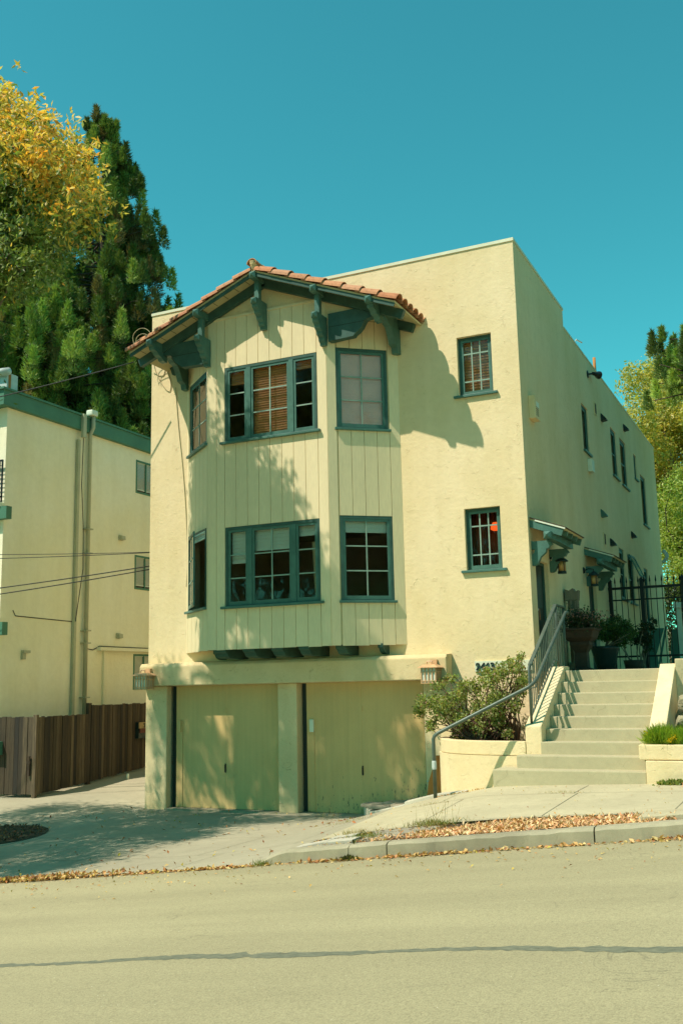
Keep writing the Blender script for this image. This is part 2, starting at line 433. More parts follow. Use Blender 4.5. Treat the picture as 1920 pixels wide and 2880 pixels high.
# driveway + sidewalk surfaces share the height field; they butt at the expansion joint
DRV_X = -1.55
def split_x(y): return DRV_X
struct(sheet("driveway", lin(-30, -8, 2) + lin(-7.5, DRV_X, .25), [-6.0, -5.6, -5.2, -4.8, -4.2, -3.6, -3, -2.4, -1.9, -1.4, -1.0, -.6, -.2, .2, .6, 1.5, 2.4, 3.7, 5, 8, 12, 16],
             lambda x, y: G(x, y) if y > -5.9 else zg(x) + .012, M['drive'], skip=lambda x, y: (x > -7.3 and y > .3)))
struct(sheet("sidewalk", lin(DRV_X, 5, .25) + lin(7, 60, 3), [-4.8, -4.2, -3.6, -3, -2.4, -1.9, -1.4, -1.0, -.6, -.2, .2], G, M['walk']))
# planting strip bed between kerb and sidewalk
struct(sheet("planting_strip", lin(DRV_X, 5, .25) + lin(7, 60, 3), [-5.86, -5.6, -5.3, -5.0, -4.8], lambda x, y: G(x, y) - .02 + .006 * math.sin(9 * x + 5 * y), M['soil']))
# kerb
def kerb(x0, x1, h0, h1):
    mb = MB(); xs = lin(x0, x1, .11); P = []
    for i, x in enumerate(xs):
        t = i / (len(xs) - 1); h = h0 + (h1 - h0) * min(1, t * 3)
        z = zg(x); j1, j2, j3 = rng.normal(0, .004, 3); h = h + (j3 * .5 if h > .1 else 0)
        P += [(x, -6.0 + j1, z - .25), (x, -6.0 + j1, z + h - .028 + j2), (x, -5.965 + j2, z + h), (x, -5.86, z + h + .004), (x, -5.85, z - .25)]
    n = 5
    fs = [(i * n + k, (i + 1) * n + k, (i + 1) * n + k + 1, i * n + k + 1) for i in range(len(xs) - 1) for k in range(n - 1)]
    fs += [tuple(range(n)), tuple((len(xs) - 1) * n + k for k in range(n - 1, -1, -1))]
    return mb.add(P, fs)
kb = MB()
segs = [(-1.75, -.58, .02, .15), (-.572, -.14, .15, .15), (-.125, 2.02, .15, .15), (2.035, 5, .15, .15), (5.01, 12, .15, .15), (12.01, 60, .15, .15)]
for a in segs:
    k = kerb(*a); kb.add(k.v, k.f)
struct(kb.build("kerb", M['kerb']))
# concrete joints in sidewalk / driveway, each a thin strip on the surface
jm = MB()
def joint(p, q, w=.0045, lift=.004):
    n = max(2, int(math.dist(p, q) / .25)); d = nrm(np.array([q[0] - p[0], q[1] - p[1]])); nx, ny = -d[1] * w, d[0] * w
    P = []
    for i in range(n + 1):
        t = i / n; x = p[0] + (q[0] - p[0]) * t; y = p[1] + (q[1] - p[1]) * t
        P += [(x - nx, y - ny, G(x - nx, y - ny) + lift), (x + nx, y + ny, G(x + nx, y + ny) + lift)]
    jm.add(P, [(2 * i, 2 * i + 1, 2 * i + 3, 2 * i + 2) for i in range(n)])
for y in (-4.75, -3.1): joint((-12, y), (5, y))
for x in (-9.2, -7.6, -6.1, -4.7, -3.3, -1.9, -.3, 1.2, 2.6): joint((x, -4.75), (x + .05, -3.1))
for x in (-7.6, -5.2, -2.9): joint((x, -5.9), (x, -4.75))
joint((-11, -.55), (-3.4, -.55)); joint((1.2, -3.1), (1.25, -2.45)); joint((-.6, -3.1), (-.55, -2.5))
struct(jm.build("sidewalk_joints", M['joint']))
# tar seam across the road
tm = MB(); P = []
for i, x in enumerate(lin(-14, 16, .045)):
    y = -10.33 + .07 * math.sin(x * .9) + .03 * math.sin(x * 3.1 + 1) - .012 * x; w = .052 + .014 * math.sin(x * 2.3) + rng.normal(0, .012); y += rng.normal(0, .006)
    if x < 1.1: y += .10 * (x - 1.1) * .15
    P += [(x, y - w, road(x, y - w) + .0012), (x, y + w, road(x, y + w) + .0012)]
tm.add(P, [(2 * i, 2 * i + 1, 2 * i + 3, 2 * i + 2) for i in range(len(P) // 2 - 1)])
struct(tm.build("road_tar_seam", M['tar']))

# ================================================================ foliage builder
def leaves(name, pts, size, pal, mat, parent=None, loc=None, aspect=.42, up=None, jitter=.25, fold=.25):
    """one mesh of many small folded leaves at pts (N,3); pal (N,3) colours; size scalar or (N,)"""
    n = len(pts); size = np.broadcast_to(np.asarray(size, float), (n,)) * rng.uniform(1 - jitter, 1 + jitter, n)
    d = rng.normal(size=(n, 3))
    if up is not None: d = d * up[1] + np.array(up[0])
    d /= np.linalg.norm(d, axis=1)[:, None]
    e = rng.normal(size=(n, 3)); e -= d * (e * d).sum(1)[:, None]; e /= np.linalg.norm(e, axis=1)[:, None]
    f = np.cross(d, e)
    L = size[:, None]; w = L * aspect
    a = pts; b = pts + d * L * .45 + e * w * .5 + f * w * fold; c = pts + d * L; g = pts + d * L * .45 - e * w * .5 + f * w * fold
    V = np.stack([a, b, c, g], 1).reshape(-1, 3)
    base = ORG[parent.name] if parent is not None else (np.array(loc, float) if loc is not None else np.array([pts[:, 0].mean(), pts[:, 1].mean(), pts[:, 2].min()]))
    V = V - base
    idx = np.arange(n) * 4
    T = np.stack([idx, idx + 1, idx + 2, idx, idx + 2, idx + 3], 1).reshape(-1, 3)
    me = bpy.data.meshes.new(name); me.vertices.add(len(V)); me.vertices.foreach_set("co", V.ravel())
    me.loops.add(T.size); me.loops.foreach_set("vertex_index", T.ravel().astype(np.int32))
    me.polygons.add(len(T)); me.polygons.foreach_set("loop_start", (np.arange(len(T)) * 3).astype(np.int32))
    me.update(calc_edges=True)
    ca = me.color_attributes.new("tint", 'FLOAT_COLOR', 'POINT')
    C = np.ones((n, 4, 4)); C[:, :, :3] = np.clip(pal, 0, 1)[:, None, :]
    ca.data.foreach_set("color", C.ravel())
    me.materials.append(mat)
    o = bpy.data.objects.new(name, me); COL.objects.link(o); ORG[o.name] = base
    if parent is not None: o.parent = parent
    else: o.location = base
    return o
def palette(n, cols, w, var=.18):
    c = np.array(cols)[rng.choice(len(cols), n, p=np.array(w) / sum(w))]
    return c * rng.uniform(1 - var, 1 + var, (n, 1)) * rng.uniform(.93, 1.07, (n, 3))
def blob_points(centres, rad, n, shell=.55):
    k = rng.choice(len(centres), n, p=rad ** 2 / (rad ** 2).sum())
    d = rng.normal(size=(n, 3)); d /= np.linalg.norm(d, axis=1)[:, None]
    r = rad[k] * (shell + (1 - shell) * rng.random(n)) ** 1.0 * rng.uniform(.75, 1.12, n)
    return centres[k] + d * r[:, None], k

def limb(mb, p, q, r0, r1, bend=.08, n=5):
    p, q = np.array(p, float), np.array(q, float); L = np.linalg.norm(q - p); off = rng.normal(size=3) * L * bend
    path = [p + (q - p) * t + off * math.sin(t * PI) for t in np.linspace(0, 1, n)]
    mb.tube(path, [r0 + (r1 - r0) * t for t in np.linspace(0, 1, n)], 7); return path

def broad_tree(name, base, top_c, R, squash, nclump, clumpr, nleaf, lsize, cols, w, label, cat, trunk_r=.18, keep=None, colour_fn=None, group=None, bark='bark', shell=.5):
    root = empty(name, base, label, cat, group)
    tc = np.array(top_c, float); C = []
    while len(C) < nclump:
        d = rng.normal(size=3); d /= np.linalg.norm(d); r = (rng.random() ** .45)
        p = tc + d * r * np.array([R, R, R * squash]) * .86
        if keep is None or keep(p): C.append(p)
    C = np.array(C); rad = rng.uniform(.7, 1.3, nclump) * clumpr
    pts, k = blob_points(C, rad, nleaf, .35)
    pal = palette(nleaf, cols, w)
    if colour_fn is not None: pal = colour_fn(pts, pal, k)
    leaves("crown", pts, lsize, pal, M['leaf'], root, up=((0, 0, -.25), 1.0))
    tb = MB(); fork = np.array(base, float) * .45 + tc * .55; fork[2] = base[2] + (tc[2] - R * squash - base[2]) * .9
    limb(tb, base, fork, trunk_r, trunk_r * .7, .04)
    for i in rng.choice(nclump, min(nclump, 26), replace=False):
        mid = fork + (C[i] - fork) * .5 + np.array([0, 0, .2])
        limb(tb, fork, mid, trunk_r * .45, trunk_r * .2); limb(tb, mid, C[i], trunk_r * .2, .012)
    tb.build("trunk", M[bark], root, smooth=True)
    return root

# ================================================================ HOUSE
XL = -7.57; DEPTH = 16.2; TOP = 7.52
HOUSE = empty("apartment_house", (XL / 2, 0, -2.2), "two-storey cream stucco house above two garage doors, with boarded bay and tiled gable", "house")
NW = 0.02
front_win = [(-1.09, -.47, 4.88, 5.94), (-1.085, -.46, 1.84, 2.89)]
side_win = [(5.07, 5.74, 4.85, 5.89, 'slot'), (8.47, 9.25, 4.92, 6.13, 'dh'), (9.76, 10.66, 4.90, 6.14, 'dh'), (11.9, 12.35, 5.45, 6.14, 'small'), (12.9, 13.82, 4.3, 5.75, 'slot'),
            (8.53, 9.25, 1.88, 3.13, 'dh'), (9.72, 10.6, 1.87, 3.1, 'open'), (12.3, 13.0, 1.5, 3.0, 'slot')]
doors = [(.36, 1.22, .13, 2.0), (4.64, 5.45, .13, 2.0)]
wm = MB()
bay_hole = (-6.55, -2.35, .75, 6.0)
gar_hole = (-7.07, -1.9, -2.35, .03)
slab_holes(wm, FRONT, XL, 0, -2.6, TOP, [w for w in front_win] + [bay_hole, gar_hole], .22)
slab_holes(wm, SIDE, .22, DEPTH, -2.6, 7.14, [w[:4] for w in side_win] + [d for d in doors], .22)
slab_holes(wm, SIDE, .22, 3.74, 7.14, TOP, [], .22)
wm.box(XL, XL + .22, .22, DEPTH, -2.6, 7.14); wm.box(XL, XL + .22, .22, 3.74, 7.142, TOP)
wm.box(XL + .22, -.22, DEPTH - .22, DEPTH, -2.6, 7.14)
wall = wm.build("wall", M['stucco'], HOUSE)
fm = MB()
for z in (.35, 3.55): fm.box(XL + .23, -.23, .23, DEPTH - .23, z - .25, z)
fm.build("floor", M['room'], HOUSE)
rm = MB(); rm.box(XL + .23, -.23, .23, DEPTH - .23, 6.75, 6.95); rm.build("roof", M['room'], HOUSE)
im = MB(); im.box(XL + .23, -.23, 4.6, 4.7, -2.2, 6.7); im.box(-1.9, -1.8, .24, 4.55, .4, 3.25); im.box(-1.9, -1.8, .24, 4.55, 3.6, 6.7)
im.build("partition", M['room'], HOUSE)
cp = MB(); cp.box(XL - .012, .015, -.018, .24, TOP, TOP + .055); cp.box(-.24, .015, .242, 3.76, TOP, TOP + .055); cp.box(-.24, .012, 3.762, DEPTH + .01, 7.14, 7.18)
cp.box(XL - .012, XL + .24, .242, 3.76, TOP, TOP + .055)
cp.build("parapet_cap", M['cap'], HOUSE)

# ---- windows
def unit(mb, pm, F, a0, a1, b0, b1, cols, rows, c, fr=.045, mun=.011, mm=None, depth=.03, zs=None):
    mb.fbox(F, a0, a0 + fr, b0, b1, c - depth, c); mb.fbox(F, a1 - fr, a1, b0, b1, c - depth, c)
    mb.fbox(F, a0 + fr, a1 - fr, b0, b0 + fr * 1.35, c - depth, c); mb.fbox(F, a0 + fr, a1 - fr, b1 - fr, b1, c - depth, c)
    ga0, ga1, gb0, gb1 = a0 + fr, a1 - fr, b0 + fr * 1.35, b1 - fr
    for i in range(1, cols):
        x = ga0 + (ga1 - ga0) * i / cols; mm.fbox(F, x - mun, x + mun, gb0, gb1, c - depth * .7, c - .006)
    ys = zs if zs else [gb0 + (gb1 - gb0) * j / rows for j in range(1, rows)]
    for y in ys: mm.fbox(F, ga0, ga1, y - mun, y + mun, c - depth * .7, c - .0075)
    P = [F(ga0, gb0, c - depth * .5), F(ga1, gb0, c - depth * .5), F(ga1, gb1, c - depth * .5), F(ga0, gb1, c - depth * .5)]
    pm.add(P, [(0, 1, 2, 3)])
    return ga0, ga1, gb0, gb1
def blind(parent, F, a0, a1, z1, z0, c, mat, pitch=.045, name="blind", tilt=.4):
    b = MB(); n = int((z1 - z0) / pitch)
    for i in range(n):
        z = z1 - i * pitch
        P = [F(a0, z, c + .004), F(a1, z, c + .004), F(a1, z - pitch * 1.02, c + .004 + pitch * tilt), F(a0, z - pitch * 1.02, c + .004 + pitch * tilt),
             F(a0, z, c), F(a1, z, c), F(a1, z - pitch * 1.02, c + pitch * tilt), F(a0, z - pitch * 1.02, c + pitch * tilt)]
        b.add(P, [(0, 3, 2, 1), (4, 5, 6, 7), (0, 1, 5, 4), (3, 7, 6, 2), (0, 4, 7, 3), (1, 2, 6, 5)])
    b.fbox(F, a0 - .005, a1 + .005, z1, z1 + .03, c - .01, c + .03)
    b.fbox(F, a0, a1, z1 - n * pitch - .02, z1 - n * pitch, c - .008, c + .02)
    return b.build(name, mat, parent)
def window(F, hole, units, recess, sill_out=.05, sill_over=.07, open_unit=None, label=None, casing=.05):
    a0, a1, b0, b1 = hole
    fr = MB(); mm = MB(); pm = MB(); c = -recess
    d = .07
    fr.fbox(F, a0, a0 + casing, b0, b1, c - d, c); fr.fbox(F, a1 - casing, a1, b0, b1, c - d, c)
    fr.fbox(F, a0 + casing, a1 - casing, b1 - casing, b1, c - d, c); fr.fbox(F, a0 + casing, a1 - casing, b0, b0 + .02, c - d, c)
    w = fr.build("window", M['green'], HOUSE)
    if label: w['label'] = label
    sm = MB()
    info = []
    for (u0, u1, cols, rows, zs) in units:
        info.append(unit(sm, pm, F, u0, u1, b0 + .021, b1 - casing - .001, cols, rows, c - .012, mm=mm, zs=zs))
    for i in range(len(units) - 1):
        fr2 = MB(); fr2.fbox(F, units[i][1] + .001, units[i + 1][0] - .001, b0 + .021, b1 - casing - .001, c - d, c + .004); fr2.build("mullion", M['green_light'], w)
    sm.build("sash", M['green_light'], w)
    if mm.v: mm.build("glazing_bars", M['muntin'], w)
    pm.build("pane", M['side_glass' if F is SIDE else 'glass'], w)
    s = MB(); s.fbox(F, a0 - sill_over, a1 + sill_over, b0 - .045, b0 - .002, -recess - .06, sill_out); s.build("sill", M['green_light'], w, bevel=.006)
    return w, info

# bay plan
BL0, BL1, BR1, BR0 = np.array([-6.7, 0.]), np.array([-5.68, -.85]), np.array([-3.22, -.85]), np.array([-2.2, 0.])
def face(p, q):
    d = nrm(q - p); return frame((p[0], p[1], 0), (d[0], d[1], 0), (0, 0, 1), (d[1], -d[0], 0)), float(np.linalg.norm(q - p))
FL, LL = face(BL0, BL1); FC, LC = face(BL1, BR1); FR, LR = face(BR1, BR0)
ZB, ZT = .64, 6.42
holes = {'L': [(.16, 1.27, 4.44, 5.84), (.10, 1.22, 1.42, 2.86)], 'C': [(.37, 2.26, 4.40, 5.81), (.38, 2.27, 1.40, 2.82)], 'R': [(.17, 1.11, 4.42, 5.88), (.19, 1.13, 1.40, 2.86)]}
BAY = MB(); bb = MB()
for F, L, hs, grooves, ztop in ((FL, LL, holes['L'], [.10, .34, .58, .82, 1.06, 1.27], 6.40),
                          (FC, LC, holes['C'], [.19, .37] + [.37 + .236 * i for i in range(1, 8)] + [2.27], 6.76),
                          (FR, LR, holes['R'], [.19, .425, .66, .895, 1.13], 6.40)):
    slab_holes(bb, F, 0, L, ZB + .02, ztop - .01, hs, .09, -.018)
    cuts = [0] + [g for g in grooves] + [L]
    for g0, g1 in zip(cuts[:-1], cuts[1:]):
        segs_ = [(ZB, ztop)]
        for h in hs:
            if g0 < h[1] - .02 and g1 > h[0] + .02:
                new = []
                for s0, s1 in segs_:
                    if h[2] > s0 and h[3] < s1: new += [(s0, h[2] - .002), (h[3] + .004, s1)]
                    else: new.append((s0, s1))
                segs_ = new
        x0, x1 = g0 + .0022, g1 - .0022
        for s0, s1 in segs_:
            a, b = x0, x1
            for h in hs:  # trim boards that stand beside a window
                if s0 < h[3] - .1 and s1 > h[2] + .1:
                    if a < h[0] < b: b = h[0] - .001
                    elif a < h[1] < b: a = h[1] + .001
            e = .003; jz = rng.normal(0, .003) if s0 == ZB else 0
            BAY.fbox(F, a + e, b - e, s0 + jz, s1, -.017, 0); 
            BAY.add([F(a, s0 + jz, -.017), F(a + e, s0 + jz, 0), F(a + e, s1, 0), F(a, s1, -.017)], [(0, 1, 2, 3)])
            BAY.add([F(b - e, s0 + jz, 0), F(b, s0 + jz, -.017), F(b, s1, -.017), F(b - e, s1, 0)], [(0, 1, 2, 3)])
bay = BAY.build("bay_window", M['board'], HOUSE)
bb.build("bay_backing", M['soffit'], bay)
bs = MB(); poly = [tuple(BL0), tuple(BL1), tuple(BR1), tuple(BR0)]
bs.prism(lambda a, b, c: np.array([a, b, c]), [(p[0] * .998 - .009, p[1] * .98) for p in poly], ZB + .03, ZB + .10)
bs.build("bay_floor", M['soffit'], bay)
tr = MB(); tr.fbox(FC, -.02, LC + .02, 6.76, 6.80, -.02, .018); tr.build("trim_strip", M['board'], bay)
def mm_units(h, splits, cr):
    out = []; edges = [h[0] + .051] + splits + [h[1] - .051]
    return edges
# centre windows: three lights with mullions
for idx, h in enumerate(holes['C']):
    u = [(h[0] + .051, h[0] + .455, 1, 3, None), (h[0] + .545, h[0] + 1.335, 2, 3, None), (h[0] + 1.425, h[1] - .051, 1, 3, None)]
    w, inf = window(FC, h, u, .004, .07, label="upper three-light casement in the middle of the bay" if idx == 0 else "lower three-light casement in the middle of the bay")
    if idx == 0:
        blind(w, FC, h[0] + .06, h[0] + .50, h[3] - .06, h[3] - .30, -.16, M['blind_wood'])
        blind(w, FC, h[0] + .54, h[0] + 1.35, h[3] - .06, h[2] + .02, -.13, M['blind_wood'])
        blind(w, FC, h[0] + 1.42, h[1] - .05, h[3] - .06, h[3] - .22, -.16, M['blind_wood'])
    else:
        blind(w, FC, h[0] + .08, h[0] + .49, h[3] - .05, h[3] - .68, -.12, M['blind_white'], .065, tilt=.25)
        blind(w, FC, h[0] + .55, h[0] + 1.34, h[3] - .05, h[3] - .50, -.12, M['blind_white'], .065, tilt=.25)
        blind(w, FC, h[0] + 1.42, h[1] - .06, h[3] - .05, h[3] - .25, -.12, M['blind_white'], .065, tilt=.25)
        cu = MB(); 
        for i in range(6): cu.tube([FC(h[0] + 1.66 + i * .03, h[2] + .05, -.3), FC(h[0] + 1.60 + i * .022, h[3] - .35, -.32)], .018, 6)
        cu.build("curtain", M['soffit'], w)
for idx, h in enumerate(holes['R']):
    w, inf = window(FR, h, [(h[0] + .051, h[1] - .051, 2, 3, None)], .004, .045, .04)
    if idx == 0: blind(w, FR, h[0] + .08, h[1] - .08, h[3] - .06, h[2] + .08, -.075, M['blind_pink'], .035, tilt=.15)
    else: blind(w, FR, h[0] + .08, h[1] - .08, h[3] - .05, h[3] - .30, -.11, M['blind_white'], .07, tilt=.2)
h = holes['L'][0]
w, inf = window(FL, h, [(h[0] + .051, h[1] - .051, 2, 3, None)], .004, .06, .05)
cu = MB(); cu.fbox(FL, h[0] + .06, h[0] + .12, h[2] + .1, h[3] - .1, -.2, -.15); cu.build("curtain", M['blind_pink'], w)
# lower left window stands open
h = holes['L'][1]
fr = MB(); c = -.004
fr.fbox(FL, h[0], h[0] + .05, h[2], h[3], c - .07, c); fr.fbox(FL, h[1] - .05, h[1], h[2], h[3], c - .07, c)
fr.fbox(FL, h[0] + .05, h[1] - .05, h[3] - .05, h[3], c - .07, c); fr.fbox(FL, h[0] + .05, h[1] - .05, h[2], h[2] + .02, c - .07, c)
wo = fr.build("window", M['green'], HOUSE); wo['label'] = "lower left bay window standing open"
hb = FL(h[0] + .055, 0, .012); ang = math.radians(-11.5)
O2 = np.array([hb[0], hb[1], 0]); U0 = FL(1, 0, 0) - FL(0, 0, 0); ca, sa = math.cos(ang), math.sin(ang)
U2 = np.array([U0[0] * ca - U0[1] * sa, U0[0] * sa + U0[1] * ca, 0]); W2 = np.array([U2[1], -U2[0], 0])
FO = frame(O2, U2, (0, 0, 1), W2); s_ = MB(); m_ = MB(); p_ = MB()
unit(s_, p_, FO, 0, 1.0, h[2] + .03, h[3] - .05, 2, 3, 0, mm=m_); s_.build("sash", M['green_light'], wo); m_.build("glazing_bars", M['muntin'], wo); p_.build("pane", M['glass'], wo)
s2 = MB(); s2.fbox(FL, h[0] - .07, h[1] + .06, h[2] - .045, h[2] - .002, -.06, .06); s2.build("sill", M['green_light'], wo, bevel=.006)
blind(wo, FL, h[0] + .35, h[1] - .06, h[3] - .07, h[3] - .16, -.03, M['blind_white'], .03)
# small front windows
for i, h in enumerate(front_win):
    w, inf = window(FRONT, h, [(h[0] + .041, h[1] - .041, 3, 3, [h[2] + .19 + .07, h[3] - .30] if i else [h[2] + .26, h[3] - .30])], .075, .055, .08, casing=.04)
    if i == 0: blind(w, FRONT, h[0] + .06, h[1] - .06, h[3] - .06, h[2] + .06, -.2, M['blind_wood'], .05)
# brown curtain in the room behind the lower small window
cu = MB()
for i in range(26): cu.tube([(-1.9 + i * .07, .86 + .03 * math.sin(i * 2.1), 3.2), (-1.9 + i * .07 + .02, .86 + .03 * math.sin(i * 2.1 + 1), .5)], .045, 6)
cu.build("curtain", simple("brown_curtain", (.34, .17, .08), .9, .25), HOUSE, smooth=True)
# lit red-orange lamp inside lower small window
lm = NT("lamp_glow"); lm.b.inputs['Base Color'].default_value = (.8, .1, .02, 1); lm.b.inputs['Emission Color'].default_value = (1, .13, .02, 1); lm.b.inputs['Emission Strength'].default_value = .8
ml = MB(); P0 = at(1387 + 6, 1484, 1, .55)
ml.lathe([(.0, P0[2] + .10), (.05, P0[2] + .09), (.085, P0[2] + .03), (.09, P0[2] - .03), (.05, P0[2] - .05), (.0, P0[2] - .05)], P0[0], P0[1], 16)
pl_ = ml.build("pendant_lamp", lm.m, smooth=True); tag(pl_, "glowing red-orange pendant lamp seen through the lower small window", "lamp")
cd2 = MB(); cd2.tube([(P0[0], P0[1], P0[2] + .09), (P0[0], P0[1], 3.24)], .006); cd2.build("cord", M['cable'], pl_)
# side windows
for k, (y0, y1, z0, z1, kind) in enumerate(side_win):
    h = (y0, y1, z0, z1)
    if kind == 'dh':
        zm = (z0 + z1) / 2
        w, inf = window(SIDE, h, [(y0 + .051, y1 - .051, 1, 2, [zm])], .03, .05, .05, casing=.05)
    elif kind == 'open':
        w, inf = window(SIDE, h, [(y0 + .051, y1 - .051, 1, 2, None)], .03, .05, .05, casing=.05)
        FOp = frame((0, 0, 0), (0, 1, 0), nrm(np.array([-.55, 0, 1.0])), nrm(np.array([1, 0, .55])))
        zc_ = z1 - .02
        FOp = (lambda zz: frame((.02, 0, zz), (0, 1, 0), nrm(np.array([.42, 0, -1.0])), nrm(np.array([1, 0, .42]))))(zc_)
        s_ = MB(); m_ = MB(); p_ = MB(); unit(s_, p_, FOp, y0 + .05, y1 - .05, 0, .62, 2, 1, .03, mm=m_)
        s_.build("open_sash", M['green_light'], w); p_.build("open_pane", M['glass'], w); m_.build("open_bars", M['muntin'], w)
    else:
        w, inf = window(SIDE, h, [(y0 + .041, y1 - .041, 1, 1, None)], .03, .05, .05, casing=.04)

# ---- under-bay brackets (joist ends)
for x0, x1 in ((-6.02, -5.83), (-5.72, -5.32), (-5.13, -4.74), (-4.55, -4.18), (-3.94, -3.61), (-3.36, -3.04), (-2.65, -2.5)):
    cxm = (x0 + x1) / 2; wdt = min(.30, (x1 - x0) * .6) / 2
    yout = .80 if -5.6 < cxm < -3.3 else (.55 if -5.9 < cxm < -2.9 else .30)
    FB = frame((cxm + (.07 if cxm < -4 else .0), 0, 0), (0, -1, 0), (0, 0, 1), (1, 0, 0))
    pr = [(0, ZB + .03), (yout, ZB + .03), (yout, ZB - .04), (yout - .05, ZB - .06), (yout - .10, ZB - .12), (yout - .18, ZB - .145), (0, ZB - .15)]
    MB().prism(FB, pr, -wdt, wdt).build("bay_bracket", M['green'], HOUSE, bevel=.008)
# stucco beam over the garage
gb = MB(); gb.prism(SIDE, [(-.003, .04), (-.32, .04), (-.32, .40), (-.27, .455), (-.003, .47)], XL + .03, -1.4)
bo = gb.build("garage_lintel", M['stucco_rough'], HOUSE, bevel=.018)
pr = MB(); pr.box(-7.50, -7.02, -.17, .0, -2.5, .039); pr.build("pier", M['stucco_rough'], HOUSE, bevel=.02)
pr = MB(); pr.box(-4.64, -4.26, -.17, .18, -2.5, .039); pr.build("pier", M['stucco_rough'], HOUSE, bevel=.02)
pr = MB(); pr.box(-1.92, -1.44, -.05, .06, -2.5, .039); pr.build("pier", M['stucco'], HOUSE, bevel=.01)
# garage doors
for (x0, x1, keypad_x, mat_k) in ((-7.0, -4.66, -6.93, 'garage'), (-4.24, -1.93, -4.14, 'white')):
    d = MB(); xm = (x0 + x1) / 2
    d.box(x0 + .09, xm - .001, -.004, .05, -2.18, .03); d.box(xm + .001, x1 - .01, -.0045, .05, -2.18, .03)
    g = d.build("garage_door", M['garage'], HOUSE)
    j = MB(); j.box(x0 + .002, x0 + .085, .02, .12, -2.2, .035); j.build("door_track", M['door'], g)
    s = MB(); s.box(x0 + .1, x0 + .24, -.016, -.006, -2.17, -.62); s.build("door_stile", M['garage'], g, bevel=.004)
    hd = MB(); z = -1.47
    hd.tube([(xm, -.006, z + .06), (xm, -.035, z + .06), (xm, -.035, z - .06), (xm, -.006, z - .06)], .006, 6); hd.box(xm - .013, xm + .013, -.011, -.006, z - .075, z + .085); hd.build("handle", M['blackpaint'], g)
    lk = MB(); lk.box(xm - .025, xm + .02, -.018, -.006, -.47, -.38); lk.build("lock_plate", M['garage'], g, bevel=.004)
    kp = MB(); kp.box(keypad_x + .06, keypad_x + .14, -.05, -.006, -.82, -.60); kp.build("keypad_box", M[mat_k], g, bevel=.008)
th = MB(); th.box(-7.0, -1.95, -.25, .06, -2.4, -2.185); th.build("garage_threshold", M['kerb'], HOUSE)
back = MB(); back.box(-7.1, -1.85, .9, .95, -2.3, .04); back.build("garage_inner_wall", M['dark'], HOUSE)

# ---- gabled tile roof over the bay
RC = -4.45; SL = .405; Z0 = 7.375; HALF = 2.72; YF = -1.27; YB = -.0
def rz(dx): return Z0 - SL * dx
ga = math.atan(SL); cs, sn = math.cos(ga), math.sin(ga)
FG = frame((RC, 0, 0), (1, 0, 0), (0, 0, 1), (0, -1, 0))
deck = MB()
for sgn in (1, -1):
    d = nrm(np.array([sgn, 0, -SL])); nn = np.array([sgn * SL, 0, 1]) / math.hypot(1, SL)
    FD = frame((RC, 0, Z0), d, nn, (0, -1, 0)); LEN = HALF / cs
    deck.fbox(FD, 0, LEN, .0, .03, .0, -YF)
gr = deck.build("gable_roof", M['soffit'], HOUSE)
trim = MB(); joints_ = MB()
for sgn in (1, -1):
    d = nrm(np.array([sgn, 0, -SL])); nn = np.array([sgn * SL, 0, 1]) / math.hypot(1, SL)
    FD = frame((RC, 0, Z0), d, nn, (0, -1, 0)); LEN = HALF / cs
    trim.fbox(FD, .0, LEN, -.065, -.0005, -YF - .035, -YF - .008)
    for i in range(1, 12): joints_.fbox(FD, i * .25, i * .25 + .008, -.003, .0, .97, -YF - .01)
trim.build("rake_trim", M['green'], gr); joints_.build("soffit_joints", M['dark'], gr)
# rafters: one on the gable wall, one at the house wall
for yy, dd, l in ((.945, .16, 2.76), (.09, .16, 2.62)):
    for sgn in (1, -1):
        d = nrm(np.array([sgn, 0, -SL])); nn = np.array([sgn * SL, 0, 1]) / math.hypot(1, SL)
        FD = frame((RC, 0, Z0), d, nn, (0, -1, 0)); r = MB(); r.fbox(FD, .0, l / cs, -dd, -.001, yy - .09, yy); r.build("rafter", M['green'], gr)
# gable wall (stucco) in the bay's front plane, overhanging at the sides
gw = MB(); zs = 6.40
gw.prism(FRONT, [(RC, rz(0) - .12), (RC - 2.12, rz(2.12) - .12), (RC - 2.12, zs - .01), (BL1[0] + .02, zs - .01), (BL1[0] + .02, 6.77), (BR1[0] - .02, 6.77), (BR1[0] - .02, zs - .01), (RC + 2.12, zs - .01), (RC + 2.12, rz(2.12) - .12)], .74, .842)
gw.build("gable_wall", M['stucco_rough'], HOUSE)
sf = MB(); sf.add([(BL0[0], 0, 6.41), (BL1[0], -.80, 6.41), (BL0[0], -.80, 6.41)], [(0, 1, 2)]); sf.add([(BR0[0], 0, 6.41), (BR1[0], -.80, 6.41), (BR0[0], -.80, 6.41)], [(0, 2, 1)])
sf.build("gable_soffit", M['soffit'], HOUSE)
